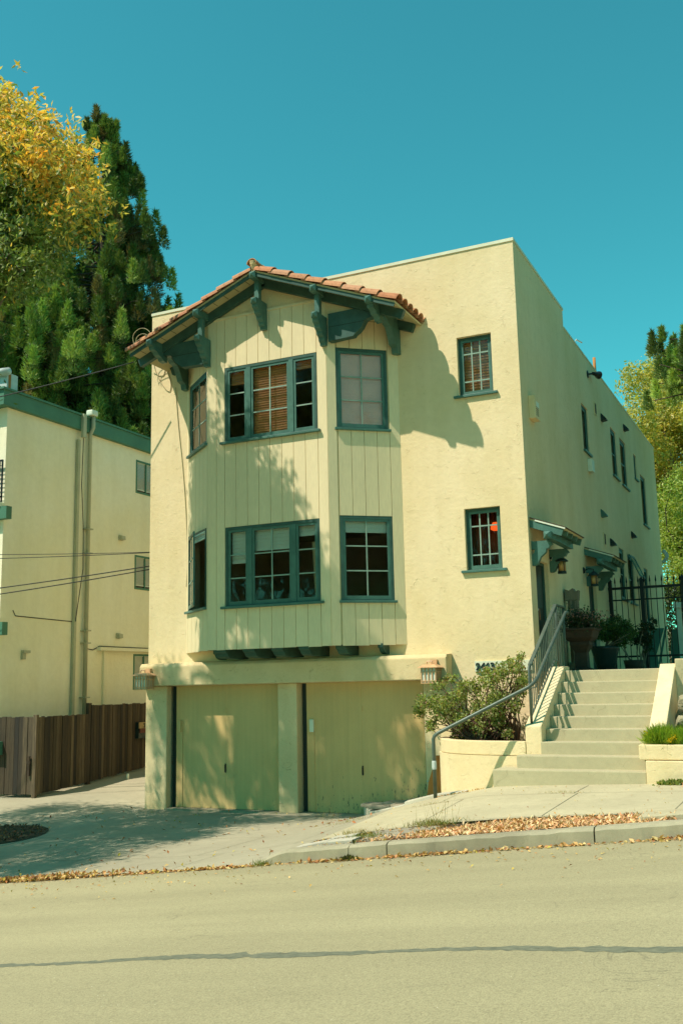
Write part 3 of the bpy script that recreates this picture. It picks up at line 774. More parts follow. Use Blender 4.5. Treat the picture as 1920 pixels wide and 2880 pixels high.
# barrel tiles
TC = [(.52, .235, .10), (.56, .26, .12), (.50, .20, .085), (.47, .205, .10), (.58, .29, .15), (.44, .17, .08)]
tl = MB()
def barrel(FD, a0, a1, yc, r0, r1, b0, b1, col, concave=False, th=.014, n=8):
    P = []
    for a, r, b in ((a0, r0, b0), (a1, r1, b1)):
        for rr in (r, r - th):
            for k in range(n + 1):
                t = PI * k / n
                bb_ = b + (rr * math.sin(t) * .95 if not concave else -rr * math.sin(t) * .55 + .05)
                P.append(FD(a, bb_, yc + rr * math.cos(t)))
    m = n + 1; fs = []
    for k in range(n):
        fs += [(k, k + 1, 2 * m + k + 1, 2 * m + k), (m + k + 1, m + k, 3 * m + k, 3 * m + k + 1), (k + 1, k, m + k, m + k + 1), (2 * m + k, 2 * m + k + 1, 3 * m + k + 1, 3 * m + k)]
    fs += [(0, 2 * m, 3 * m, m), (n, m + n, 3 * m + n, 2 * m + n)]
    tl.add(P, fs, col)
for sgn in (1, -1):
    d = nrm(np.array([sgn, 0, -SL])); nn = np.array([sgn * SL, 0, 1]) / math.hypot(1, SL)
    FD = frame((RC, 0, Z0), d, nn, (0, -1, 0)); LEN = HALF / cs
    nt_ = 8; ex = LEN / nt_
    for j in range(6):
        yc = -YF - .075 - j * .25
        for i in range(nt_):
            col = tuple(np.array(random.choice(TC)) * random.uniform(.85, 1.1)); dj = random.uniform(-.015, .015); kk = random.uniform(-.004, .004)
            st = 0 if j % 2 == 0 else .0
            barrel(FD, i * ex + .02 - .05 * (i > 0) + dj + (.0 if i < nt_ - 1 else 0), (i + 1) * ex + .03 + dj * (i < nt_ - 1), yc + kk, .112, .132, .03, .056, col)
        if j < 5 or True:
            for i in range(nt_):
                col = tuple(np.array(random.choice(TC)) * random.uniform(.7, .95))
                barrel(FD, i * ex, (i + 1) * ex + .03, yc - .125, .085, .07, .035, .05, col, True)
tls = tl.build("roof_tiles", M['tile'], gr, smooth=False)
# ridge caps
tl = MB()
for i in range(4):
    y0 = -YF + .05 - i * .34; FD = frame((RC, 0, Z0), (0, 1, 0), (0, 0, 1), (1, 0, 0))
    col = TC[i % 6]
    barrel(FD, -y0, -y0 + .40, 0, .105, .085, .14, .13, col)
rc_ = tl.build("ridge_caps", M['tile'], gr)
mo = MB(); mo.lathe([(.0, Z0 + .04), (.03, Z0 + .05), (.07, Z0 + .14), (.085, Z0 + .2), (.0, Z0 + .22)], RC, YF + .03, 14); mo.box(RC - .07, RC + .07, YF + .04, 0, Z0 + .05, Z0 + .2); mo.build("ridge_mortar", M['stucco_rough'], gr, smooth=False)

# ---- purlins and corbels
def corbel_profile(out, drop, n=4):
    # (outwards, up) outline: top edge then stepped scallops back down to the wall
    pts = [(0, 0), (out, 0), (out, -.10)]
    for i in range(n):
        t0 = i / n; t1 = (i + 1) / n
        x0 = out * (1 - .78 * t0) - .02; x1 = out * (1 - .78 * t1) - .02; z0 = -.10 - (drop - .14) * t0; z1 = -.10 - (drop - .14) * t1
        pts += [(x0 - .015, z0 - .01), (x0 - .02, (z0 + z1) / 2), ((x0 + x1) / 2, z1 + .018), (x1 + .012, z1 + .012)]
    pts += [(out * .17, -drop), (0, -drop)]
    return pts
def green_corbel(cx, wall_y, tip_y, ztop, out, drop, post=False, purlin_z=None):
    hw = .055; FB = frame((cx, -wall_y, 0), (0, -1, 0), (0, 0, 1), (1, 0, 0))
    m = MB(); prf = [(a, ztop + b) for a, b in corbel_profile(out, drop)]
    m.prism(FB, prf, -hw, hw)
    FP = frame((cx, -wall_y, ztop - .05), (1, 0, 0), (0, 0, 1), (0, -1, 0)); m.pyramid(FP, 0, 0, .052, out + .0005, out + .05)
    c = m.build("corbel", M['green_light'], HOUSE)
    if purlin_z is not None:
        p = MB(); p.box(cx - .06, cx + .06, -tip_y, 0, purlin_z - .06, purlin_z + .06)
        FP = frame((cx, 0, purlin_z), (1, 0, 0), (0, 0, 1), (0, -1, 0)); p.pyramid(FP, 0, 0, .06, tip_y + .0005, tip_y + .055)
        p.build("purlin", M['green_light'], HOUSE)
    if post:
        q = MB(); q.box(cx - .045, cx + .045, -wall_y - out * .72, -wall_y - out * .72 + .10, ztop - .002, purlin_z - .061); q.build("post", M['green_light'], HOUSE)
for cx_, pz in ((-4.45, 7.31), (-5.66, 6.82), (-3.24, 6.82)):
    green_corbel(cx_, .86, 1.30, pz - .42, .40, .52 if cx_ != -4.45 else .50, True, pz)
for cx_ in (-6.70, -2.20):
    p = MB(); p.box(cx_ - .06, cx_ + .06, -1.30, 0, 6.36, 6.48); FP = frame((cx_, 0, 6.42), (1, 0, 0), (0, 0, 1), (0, -1, 0)); p.pyramid(FP, 0, 0, .06, 1.3005, 1.355)
    FB = frame((cx_, 0, 0), (0, -1, 0), (0, 0, 1), (1, 0, 0)); p.prism(FB, [(.78, 6.359), (1.22, 6.359), (1.20, 6.30), (1.10, 6.28), (1.06, 6.23), (.95, 6.21), (.9, 6.16), (.78, 6.15)], -.055, .055)
    p.build("purlin", M['green_light'], HOUSE)
    m = MB(); prf = [(.002, 6.358), (.70, 6.358), (.70, 6.30), (.60, 6.27), (.54, 6.22), (.44, 6.20), (.40, 6.15), (.36, 6.10), (.30, 6.0), (.27, 5.93), (.16, 5.90), (.13, 5.80), (.002, 5.80)]
    m.prism(FB, prf, -.06, .06); m.build("corbel", M['green_light'], HOUSE)
# horizontal bracket boards beside the bay corners, under the gable wall
for sgn, xa in ((1, BR1[0] + .075), (-1, BL1[0] - .075)):
    b = MB(); L_ = .92
    FBk = frame((xa, 0, 0), (sgn, 0, 0), (0, 0, 1), (0, -1, 0))
    b.prism(FBk, [(0, 6.46), (L_ + (.0), 6.46), (L_, 6.27), (.72, 6.235), (.69, 6.20), (.64, 6.11), (.58, 6.05), (.50, 6.0), (.48, 5.97), (0, 5.95)], .76, .90)
    bo_ = b.build("bracket_board", M['green'], HOUSE)
    g_ = MB(); g_.fbox(FBk, .0, .7, 6.205, 6.212, .9002, .902); g_.build("board_groove", M['dark'], bo_)

# ---- entry canopies on the side wall
def canopy(y0, shade=False):
    root = MB(); y1 = y0 + 1.42; xe = .56
    sl_ = .36
    FD = frame((0, 0, 2.62), nrm(np.array([1, 0, -sl_])), nrm(np.array([sl_, 0, 1])), (0, 1, 0))
    root.fbox(FD, 0, xe * 1.07, 0, .028, y0, y1)
    c = root.build("entry_canopy", M['soffit'], HOUSE)
    sh = MB(); sh.fbox(FD, -.0, xe * 1.07 + .02, .0285, .045, y0 - .02, y1 + .02); sh.build("shingles", M['terra'], c)
    bb2 = MB(); bb2.fbox(FD, 0, xe * 1.06, -.115, -.001, y0 - .012, y0 + .035); bb2.build("barge_board", M['green_light'], c)
    bb2 = MB(); bb2.fbox(FD, 0, xe * 1.06, -.115, -.001, y1 - .035, y1 + .012); bb2.build("barge_board", M['green_light'], c)
    for k in range(1, 4): MB().fbox(FD, .01, xe * 1.06, -.08, -.001, y0 + k * .355 - .03, y0 + k * .355 + .03).build("rafter", M['green_light'], c)
    tp = MB(); tp.fbox(FD, .10, xe * 1.075 + .02, .004, .0275, y0 - .03, y0 - .013); tp.build("drip_edge", M['white'], c)
    pu = MB(); pu.box(.26, .38, y0 - .14, y1 + .08, 2.27, 2.385); FP = frame((0, 0, 2.328), (1, 0, 0), (0, 0, 1), (0, -1, 0)); pu.pyramid(FP, .32, 0, .058, -y0 + .1405, -y0 + .20)
    pu.build("purlin", M['green_light'], c)
    for yy in (y0 + .04, y1 - .16):
        FB = frame((0, yy, 0), (1, 0, 0), (0, 0, 1), (0, 1, 0)); b = MB()
        b.prism(FB, [(0, 2.262), (.30, 2.262), (.35, 2.20), (.31, 2.18), (.28, 2.13), (0, 2.13)], 0, .10)
        b.prism(FB, [(.06, 2.129), (.25, 2.129), (.235, 2.07), (.19, 2.03), (.15, 2.0), (.12, 1.94), (.09, 1.88), (.05, 1.86), (0, 1.86), (0, 2.04), (.04, 2.07)], 0, .10)
        b.build("bracket", M['green_light'], c)
canopy(.10); canopy(4.42)
for i, (y0, y1, z0, z1) in enumerate(doors):
    d = MB(); d.box(-.16, -.10, y0 + .05, y1 - .05, z0, z1 - .05)
    do = d.build("entry_door", M['door'], HOUSE)
    f = MB(); f.box(-.18, -.07, y0, y0 + .05, z0, z1); f.box(-.18, -.07, y1 - .05, y1, z0, z1); f.box(-.18, -.07, y0 + .05, y1 - .05, z1 - .05, z1); f.build("door_frame", M['green'], do)
    k = MB(); k.lathe([(0, 1.13), (.022, 1.14), (.03, 1.16), (.022, 1.18), (0, 1.19)], -.05, y0 + .14, 10); k.build("handle", M['metal_white'], do, smooth=True)
    pnl = MB()
    for zz in (.3, 1.2): pnl.box(-.099, -.085, y0 + .15, y1 - .15, zz, zz + .7)
    pnl.build("door_panel", M['door'], do, bevel=.006)
def hood(y, z, s=.16, mat='door'):
    F = frame((0, y, z), (1, 0, 0), (0, 0, 1), (0, 1, 0)); m = MB()
    m.prism(F, [(.002, s * 1.0), (.03, s * .95), (s * .8, s * .18), (s * .8, 0), (.002, -s * .12)], 0, s * 1.1)
    m.build("vent_hood", M[mat], HOUSE)
for y, z in ((7.3, 6.02), (10.5, 6.50), (10.55, 3.62), (7.42, 3.05)): hood(y, z)
hood(6.5, 3.60, .16, 'green_light')
for y, z in ((6.52, 5.98), (6.62, 2.95)):
    m = MB(); m.box(.002, .02, y, y + .2, z, z + .3); lo = m.build("wall_louvre", M['stucco'], HOUSE)
    m = MB(); m.box(.0205, .024, y + .03, y + .09, z + .03, z + .27); m.box(.0205, .024, y + .12, y + .17, z + .03, z + .27); m.build("louvre_slot", M['dark'], lo)
# meter / alarm boxes
def box_thing(y0, y1, z0, z1, dp, label, holes_=False):
    m = MB(); m.box(.002, dp, y0, y1, z0, z1); o = m.build("wall_box", M['white'] if not holes_ else M['stucco'], bevel=.006); tag(o, label, "utility box")
    if holes_:
        g = MB()
        for i in range(5):
            for j in range(3): g.box(dp + .0005, dp + .002, y0 + .05 + j * .06, y0 + .085 + j * .06, z0 + .06 + i * .035, z0 + .078 + i * .035)
        g.build("vent_slots", M['dark'], o)
        g = MB(); g.box(dp + .0005, dp + .003, y0 + .06, y1 - .06, z1 - .2, z1 - .1); g.build("label_plate", M['white'], o)
box_thing(.48, .80, 4.45, 4.86, .12, "cream vented box high on the side wall near the front corner", True)
box_thing(5.36, 5.62, 4.42, 4.69, .10, "plain pale box under a side wall window")
# roof pipe, flood lamp, cable on the side wall top
m = MB(); m.tube([(-.05, 7.25, 7.0), (-.05, 7.25, 7.55)], .035, 12); tag(m.build("roof_pipe", M['rust'], smooth=True), "thin rusty vent pipe standing on the side parapet", "pipe")
fl = MB(); fl.lathe([(.0, 6.70), (.05, 6.71), (.06, 6.76), (.03, 6.80), (.0, 6.80)], .03, 6.0, 12); 
fl = empty("flood_lamp", (.0, 6.0, 6.76), "black bell-shaped flood lamp fixed under the side parapet", "lamp")
m = MB(); m.tube([(.005, 6.0, 6.78), (.02, 6.0, 6.78), (.03, 6.0, 6.78)], [.09, .08, .03], 14); m.tube([(.03, 6.0, 6.78), (.12, 6.15, 6.82)], .02); m.build("mount", M['blackpaint'], fl, smooth=True)
m = MB(); m.tube([(.10, 6.12, 6.82), (.14, 6.28, 6.84), (.17, 6.44, 6.86), (.18, 6.46, 6.86)], [.035, .05, .09, .092], 14); m.build("lamp_head", M['blackpaint'], fl, smooth=True)
m = MB(); m.tube([(-.1, 5.0, 7.16), (-.03, 5.15, 7.34)], .008, 6); m.tube([(-.03, 5.15, 7.34), (.05, 5.35, 7.32)], .016, 8); tag(m.build("antenna_stub", M['metal_white']), "small pale antenna stub poking above the side parapet", "antenna")
# lanterns by the doors on the side wall
def door_lantern(y, label, glass='amber'):
    r = empty("door_lantern", (0, y, 1.9), label, "lantern", "lanterns beside the side entrances")
    x = .20; m = MB(); m.tube([(.0, y, 2.16), (.03, y, 2.16)], [.07, .05], 12); m.tube([(.03, y, 2.16), (.10, y, 2.19), (x, y, 2.17), (x, y, 2.12)], .013, 8); m.build("arm", M['door'], r, smooth=True)
    m = MB(); m.lathe([(.0, 2.15), (.02, 2.13), (.115, 2.055), (.115, 2.04), (.0, 2.04)], x, y, 16); m.build("lamp_cap", M['door'], r)
    m = MB(); m.lathe([(.0, 1.87), (.075, 1.87), (.078, 1.83), (.0, 1.83)], x, y, 16)
    for k in range(4):
        t = PI / 4 + k * PI / 2; m.tube([(x + .072 * math.cos(t), y + .072 * math.sin(t), 1.865), (x + .072 * math.cos(t), y + .072 * math.sin(t), 2.045)], .009, 5)
    m.build("cage", M['door'], r); m = MB(); m.lathe([(.062, 1.872), (.062, 2.038)], x, y, 16); m.build("lamp_glass", M[glass], r, smooth=True)
door_lantern(1.42, "amber glass lantern under the nearer entry canopy, past the first door")
door_lantern(4.22, "amber glass lantern in front of the farther entry canopy, before the second door")
# garage lanterns
def garage_lantern(cx, label):
    r = empty("wall_lantern", (cx, -.32, 0), label, "lantern", "copper lanterns at the ends of the garage lintel")
    y = -.45; hw = .135; m = MB()
    z0, z1 = -.02, .235
    for i in range(5):
        a = -hw + .012 + (2 * hw - .024) * i / 4
        m.box(cx + a - .008, cx + a + .008, y - hw, y - hw + .016, z0, z1)
        for sx in (-1, 1): m.box(cx + sx * (hw - .008) - .008, cx + sx * (hw - .008) + .008, y + a * .78 + .02 - .006, y + a * .78 + .02 + .006, z0, z1)
    for z in (z0, z0 + .035, z1 - .075): m.box(cx - hw - .001, cx + hw + .001, y - hw - .002, y - hw + .014, z, z + .014); m.box(cx - hw - .001, cx - hw + .014, y - hw + .015, y + .12, z, z + .0135); m.box(cx + hw - .014, cx + hw + .001, y - hw + .015, y + .12, z, z + .0135)
    m.build("cage", M['copper'], r)
    m = MB(); m.box(cx - hw + .02, cx + hw - .02, y - hw + .018, y + .1, z0 + .01, z1 - .002); m.build("lamp_glass", M['milk'], r)
    m = MB(); m.add([(cx - .18, y - .18, z1), (cx + .18, y - .18, z1), (cx + .18, y + .125, z1), (cx - .18, y + .125, z1), (cx - .10, y - .10, z1 + .05), (cx + .10, y - .10, z1 + .05), (cx + .10, y + .125, z1 + .05), (cx - .10, y + .125, z1 + .05)],
                 [(3, 2, 1, 0), (4, 5, 6, 7), (0, 1, 5, 4), (1, 2, 6, 5), (2, 3, 7, 6), (3, 0, 4, 7)]); m.build("lamp_cap", M['copper'], r)
    m = MB(); m.tube([(cx - .045, y - .05, z1 + .05), (cx - .045, y - .05, z1 + .10), (cx + .045, y - .05, z1 + .10), (cx + .045, y - .05, z1 + .05)], .012, 6); m.box(cx - .03, cx + .08, y + .06, y + .126, z1 + .051, z1 + .13); m.build("lamp_bracket", M['copper'], r)
garage_lantern(-7.33, "copper-capped lantern at the left end of the garage lintel")
garage_lantern(-1.62, "copper-capped lantern at the right end of the garage lintel, above the bush")

# ---- lettering
def text_mesh(txt, size, F, a, b, c, mat, name, parent, bold=.0, ex=.01, squeeze=1.0):
    cu = bpy.data.curves.new("tmp", 'FONT'); cu.body = txt; cu.size = size; cu.extrude = ex; cu.offset = bold; cu.space_character = 1.05
    to = bpy.data.objects.new("tmp", cu); COL.objects.link(to)
    dg = bpy.context.evaluated_depsgraph_get(); dg.update(); me = bpy.data.meshes.new_from_object(to.evaluated_get(dg))
    mb = MB(); mb.add([F(a + v.co.x * squeeze, b + v.co.y, c + v.co.z) for v in me.vertices], [tuple(p.vertices) for p in me.polygons])
    bpy.data.objects.remove(to); return mb.build(name, mat, parent)
s = MB(); s.box(-1.01, -.05, -.03, -.002, .155, .325); sg = s.build("house_number_sign", M['cap'], bevel=.003); tag(sg, "long cream house number board half hidden by the front bush", "sign")
text_mesh("2463", .155, FRONT, -.985, .185, .042, M['door'], "numerals", sg, .005)
# ---- wires at the left corner
m = MB()
def chk(p, n=2):
    for _ in range(n):
        q = [p[0]]
        for u, v in zip(p[:-1], p[1:]): q += [tuple(np.array(u) * .75 + np.array(v) * .25), tuple(np.array(u) * .25 + np.array(v) * .75)]
        p = q + [p[-1]]
    return p
for pth_ in ([at(x, y, 1, -.012) for x, y in ((430, 1010), (437, 1045), (460, 1090), (478, 1105), (482, 1085), (478, 1060), (463, 1032))],
             [at(x, y, 1, -.012) for x, y in ((432, 1048), (450, 1058), (462, 1056), (465, 1035), (462, 1010))],
             [at(x, y, 1, -.012) for x, y in ((494, 1090), (498, 1150), (505, 1230), (513, 1300), (521, 1400), (526, 1500), (528, 1580), (524, 1650))]):
    m.tube(chk([tuple(p) for p in pth_], 2), .0075, 6)
tag(m.build("wall_cable", M['cable_pale'], smooth=True), "looping painted cable running down the stucco at the left corner", "cable")
m = MB()
for pth_ in (((378, 972), (372, 945), (388, 925), (408, 922), (424, 935), (430, 955)), ((384, 975), (382, 952), (396, 938), (414, 940), (428, 958)), ((376, 968), (390, 955), (410, 948), (425, 962))):
    m.tube(chk([tuple(at(x, y, 1, -.42)) for x, y in pth_], 2), .006, 5)
tag(m.build("cable_loops", M['cable_pale'], smooth=True), "grey service cable loops above the left eave", "cable")
def wire(name, p, q, sag, r, label):
    p, q = np.array(p), np.array(q); m = MB()
    m.tube([p + (q - p) * t + np.array([0, 0, -sag * 4 * t * (1 - t)]) for t in np.linspace(0, 1, 24)], r, 5); return tag(m.build(name, M['cable'], smooth=True), label, "wire", "overhead wires on the left")
A_ = at(-700, 1255, 1, -3.5); wire("service_wire", A_, (-7.55, -.62, 6.36), .12, .012, "service wire running up to the left eave of the house")
for (pl, pr_, r, s_, lb) in (((-900, 1540), (428, 1553), .007, .10, "thin upper overhead wire crossing the neighbouring wall"), ((-900, 1572), (428, 1554), .008, .10, "second overhead wire crossing the neighbouring wall"),
                     ((-900, 1745), (428, 1591), .012, .12, "upper thick wire of the sloping pair crossing the neighbouring wall"), ((-900, 1772), (428, 1600), .012, .14, "lower thick wire of the sloping pair crossing the neighbouring wall")):
    p = at(pl[0], pl[1], 1, -2.0); q = at(pr_[0], pr_[1], 1, .6); wire("overhead_wire", p, q, s_, r, lb)

# ================================================================ steps, cheeks, planters, rails
ST = empty("concrete_stairs", (1.2, -1.2, -1.6), "flight of nine pale concrete steps between stucco cheek walls", "stairs")
ztops = [.135, -.04, -.205, -.372, -.535, -.70, -.865, -1.035, -1.205]
ends = [(.49, 1.94)] * 6 + [(.47, 1.90), (.19, 1.945), (-.075, 1.98)]
for i in range(9):
    y0 = -.10 - .28 * i; x0, x1 = ends[i]; zt = ztops[i]
    m = MB(); yb = y0 + .55 if i else y0 + .6
    zb = -1.75 if i > 6 else zt - .4
    m.box(x0, x1, y0, yb, zb, zt)
    m.build("step", M['step'], ST, bevel=.014)
cl = MB(); F = frame((0, 0, 0), (0, 1, 0), (0, 0, 1), (1, 0, 0))
cl.prism(F, [(.25, .20), (-.10, .20), (-1.72, -.63), (-1.75, -.65), (-1.75, -1.05), (.25, -1.05)], .25, .488); cl.build("cheek_wall", M['stucco'], ST, bevel=.02)
cr = MB(); cr.prism(F, [(.15, .20), (-.10, .20), (-1.62, -.68), (-1.62, -1.2), (.15, -1.2)], 1.941, 2.17); cr.build("cheek_wall", M['stucco'], ST, bevel=.02)
cr = MB(); cr.prism(F, [(.155, .20), (1.5, .26), (1.5, -1.0), (.155, -1.0)], 2.0, 2.6)
# curved return wall at top right
rw = MB(); pth = [(2.17, -.08), (2.35, .02), (2.6, .03), (3.2, .0), (4.0, -.05)]
P = []
for x, y in pth: P += [(x, y - .11, -1.4), (x, y - .11, .27), (x, y + .11, .27), (x, y + .11, -1.4)]
fs = [(i * 4 + k, i * 4 + k + 1, i * 4 + 5 + k, i * 4 + 4 + k) for i in range(len(pth) - 1) for k in range(3)] + [(0, 1, 2, 3), tuple(4 * (len(pth) - 1) + k for k in (3, 2, 1, 0))]
rw.add(P, fs); rwo = rw.build("garden_wall", M['stucco'], bevel=.015); tag(rwo, "cream stucco garden wall behind the rocks right of the stairs", "wall")
# landing path along the side of the house
m = sheet("landing_path", [.0, .5, 1.2, 1.94, 2.6, 3.5], [.12, 1, 3, 6, 9, 12, 16, 22], lambda x, y: .133, M['step']); struct(m)
# left curved planter
PATH = [(-1.415, -.052), (-1.41, -.45), (-1.36, -.85), (-1.22, -1.2), (-.98, -1.46), (-.65, -1.64), (-.25, -1.73), (.248, -1.765)]
def planter_band(path, z0, z1, t, out):
    P = []; n = len(path)
    for i, (x, y) in enumerate(path):
        a = np.array(path[max(0, i - 1)]); b = np.array(path[min(n - 1, i + 1)]); d = nrm(b - a); no = np.array([d[1], -d[0]])
        if no[1] > 0 and no[0] > 0: no = -no
        no = no if (no[0] < 0 or no[1] < 0) else -no
        o = np.array([x, y]) + no * out; q = np.array([x, y]) - no * t
        P += [(o[0], o[1], z0), (o[0], o[1], z1), (q[0], q[1], z1), (q[0], q[1], z0)]
    fs = [(i * 4 + k, i * 4 + (k + 1) % 4, i * 4 + 4 + (k + 1) % 4, i * 4 + 4 + k) for i in range(n - 1) for k in range(4)]
    fs += [(3, 2, 1, 0), tuple(4 * (n - 1) + k for k in range(4))]
    return MB().add(P, fs)
# smooth the path
def chaikin(p, n=2):
    for _ in range(n):
        q = [p[0]]
        for a, b in zip(p[:-1], p[1:]): q += [tuple(np.array(a) * .75 + np.array(b) * .25), tuple(np.array(a) * .25 + np.array(b) * .75)]
        p = q + [p[-1]]
    return p
PATHS = chaikin(PATH)
PL = empty("curved_planter", (-.5, -1, -1.6), "curved cream stucco planter wall holding the front bush left of the stairs", "planter")
planter_band(PATHS, -1.058, -.86, .14, .0).build("planter_rim", M['stucco'], PL, bevel=.012)
planter_band(PATHS, -2.0, -1.064, .12, .02).build("planter_wall", M['stucco'], PL)
m = MB(); m.add([(x, y + .05, -.95) for x, y in PATHS] + [(.25, 0, -.95), (-1.4, 0, -.95)], [tuple(range(len(PATHS) + 2))]); m.build("planter_soil", M['soil'], PL)
# right planter block
PR = empty("planter_block", (2.2, -2, -1.4), "square cream stucco planter right of the lowest steps", "planter")
m = MB(); m.box(1.985, 2.52, -2.38, -1.63, -1.6, -1.06); m.build("planter_wall", M['stucco'], PR, bevel=.012)
m = MB(); m.box(1.905, 2.50, -2.35, -1.625, -1.052, -.86); m.build("planter_rim", M['stucco'], PR, bevel=.015)
m = MB(); m.box(2.55, 6, -1.9, -.2, -1.7, -.98); tag(m.build("garden_bank", M['soil'], bevel=.05), None, None); bpy.data.objects["garden_bank"]['kind'] = 'structure'
# rocks
def rock(c, s, label, i):
    import bmesh
    bm = bmesh.new(); bmesh.ops.create_icosphere(bm, subdivisions=3, radius=1); r2 = np.random.default_rng(50 + i); D = r2.normal(size=(14, 3)); D /= np.linalg.norm(D, axis=1)[:, None]; K = r2.uniform(.55, .95, 14)
    for v in bm.verts:
        p = np.array(v.co); q = p.copy()
        for d_, k_ in zip(D, K):
            t = q.dot(d_)
            if t > k_: q -= d_ * (t - k_)
        q += r2.normal(size=3) * .012
        v.co = Vector(q * np.array(s))
    me = bpy.data.meshes.new("garden_rock"); bm.to_mesh(me); bm.free(); me.materials.append(M['rock'])
    o = bpy.data.objects.new("garden_rock", me); COL.objects.link(o); o.location = c; ORG[o.name] = np.array(c); tag(o, label, "rock", "rocks stacked right of the stairs")
rock((2.40, -1.35, -.62), (.20, .18, .11), "tan flat-topped rock just right of the cheek wall", 0)
rock((2.55, -1.55, -.80), (.24, .16, .10), "lowest rock of the pile, behind the yellow flowers", 1)
rock((2.44, -.95, -.36), (.22, .18, .17), "angular grey rock in the middle of the pile", 2)
rock((2.75, -.65, -.15), (.30, .2, .14), "topmost rock of the pile under the garden wall", 3)
rock((2.9, -1.2, -.55), (.28, .2, .2), "rock at the right edge of the pile", 4)
rock((2.55, -.5, -.55), (.4, .3, .35), "large dark rock at the back of the pile", 5)
# low divider kerb left of planter + pavers + rust panel + hose bib
m = MB(); P = []
for t in np.linspace(0, 1, 9):
    x = -1.60 + t * 1.05; y = -1.78 - .10 * t - .25 * math.sin(t * PI * .5) * .6; z = G(x, y)
    h = .085 * (1 - t * .75)
    P += [(x, y - .07, z - .1), (x, y - .065, z + h), (x, y + .06, z + h + .01), (x, y + .07, z - .1)]
m.add(P, [(i * 4 + k, i * 4 + k + 1, i * 4 + 5 + k, i * 4 + 4 + k) for i in range(8) for k in range(3)] + [(0, 1, 2, 3), (35, 34, 33, 32)])
tag(m.build("divider_kerb", M['slab'], bevel=.01), "low pale concrete divider curving from the handrail foot along the planter", "divider")
m = MB(); m.add([(-3.08, -.03, -2.3), (-3.08, -.03, -2.03), (-2.55, -.95, -2.02), (-2.55, -.95, -2.3), (-1.45, -.03, -2.3), (-1.45, -.03, -1.86), (-1.42, -1.4, -1.74), (-1.42, -1.4, -2.3), (-1.75, -1.5, -1.82), (-1.75, -1.5, -2.3)],
      [(0, 3, 2, 1), (3, 9, 8, 2), (9, 7, 6, 8), (7, 4, 5, 6), (1, 2, 8, 6, 5), (0, 1, 5, 4)]); pf = m.build("garage_side_platform", M['slab'], bevel=.012)
tag(pf, "raised concrete wedge with stone pavers in front of the right garage door", "platform")
m = MB()
for i, (x, y, a, b) in enumerate(((-2.75, -.28, .2, .16), (-2.35, -.30, .18, .2), (-1.95, -.32, .18, .17), (-2.45, -.72, .2, .15), (-2.02, -.75, .18, .2), (-1.66, -.5, .1, .3), (-1.85, -1.15, .2, .14))):
    z = -2.03 + (x + 3.08) * .105 + .012
    m.box(x - a, x + a, y - b, y + b, z - .03, z + .022)
m.build("stone_paver", M['stone'], pf, bevel=.012)
m = MB(); 
F_ = frame((-1.62, -.50, -1.78), (1, 0, 0), nrm(np.array([0, .16, 1.0])), (0, -1, 0))
m.fbox(F_, .02, .20, 0, .62, 0, .02)
m.prism(F_, [(-.12, 0), (.015, 0), (.015, .52), (-.03, .42), (-.10, .2)], 0, .02)
tag(m.build("rusty_panel", M['rust'], bevel=.004), "rust orange metal panel leaning between the garage and the planter", "panel")
m = MB(); m.tube([(-1.82, -.06, -1.63), (-1.82, -.20, -1.63), (-1.80, -.26, -1.65), (-1.80, -.27, -1.70)], .014, 8); m.tube([(-1.87, -.17, -1.60), (-1.77, -.17, -1.60)], .008, 6); m.tube([(-1.82, -.17, -1.63), (-1.82, -.17, -1.60)], .008, 6)
tag(m.build("garden_tap", M['metal_white'], smooth=True), "small metal garden tap low on the wall beside the rusty panel", "tap")

# handrail (single pipe)
HR = empty("handrail", (-.94, -2.3, -1.66), "thick green-grey pipe handrail climbing from the sidewalk past the planter up the stairs", "handrail")
xp, yp = -.94, -2.3; zb = G(xp, yp)
m = MB(); m.tube([(xp, yp, zb - .05), (xp, yp, -.80), (xp + .02, yp + .005, -.755), (xp + .07, yp + .02, -.715), (.36, -1.86, -.10), (.43, -1.82, -.04), (.455, -1.72, .02), (.455, .28, 1.05), (.455, .36, 1.08), (.455, .50, 1.08)], .027, 12)
m.build("pipe", M['rail'], HR, smooth=True)
m = MB(); m.tube([(xp, yp, -1.22), (xp, yp, -1.20), (xp, yp, -1.12), (xp, yp, -1.1)], [.03, .034, .034, .03], 12); m.build("pipe_collar", M['metal_white'], HR)
m = MB(); m.tube([(.455, -1.72, -.0), (.44, -1.72, -.10), (.33, -1.70, -.12)], .010, 6); m.tube([(.455, .02, .90), (.44, .02, .82), (.33, .0, .80)], .010, 6); m.build("rail_bracket", M['rail'], HR, smooth=True)
# baluster railing on the cheek wall
BR = empty("baluster_railing", (.34, -1.7, -.63), "green-grey baluster railing standing on the left cheek wall", "railing")
def cheek_z(y): return .20 if y > -.10 else .20 + (y + .10) * (.83 / 1.62)
def rail_z(y): return 1.20 + (y - .15) * (.96 / 1.75)
m = MB(); F = frame((0, 0, 0), (0, 1, 0), (0, 0, 1), (1, 0, 0))
m.prism(F, [(.17, rail_z(.17)), (-1.62, rail_z(-1.62)), (-1.62, rail_z(-1.62) - .03), (.17, rail_z(.17) - .03)], .305, .36)
m.box(.305, .36, .17, .75, rail_z(.17) - .03, rail_z(.17))
m.build("top_rail", M['rail'], BR, bevel=.005)
m = MB(); m.tube([(.333, -1.68, -.62), (.333, -1.68, .18), (.333, -1.62, .225)], .019, 10); m.build("newel_post", M['rail'], BR, smooth=True)
m = MB(); m.tube([(.333, .16, .2), (.333, .16, 1.18)], .019, 10); m.tube([(.333, .72, .14), (.333, .72, 1.18)], .019, 10); m.build("newel_post", M['rail'], BR, smooth=True)
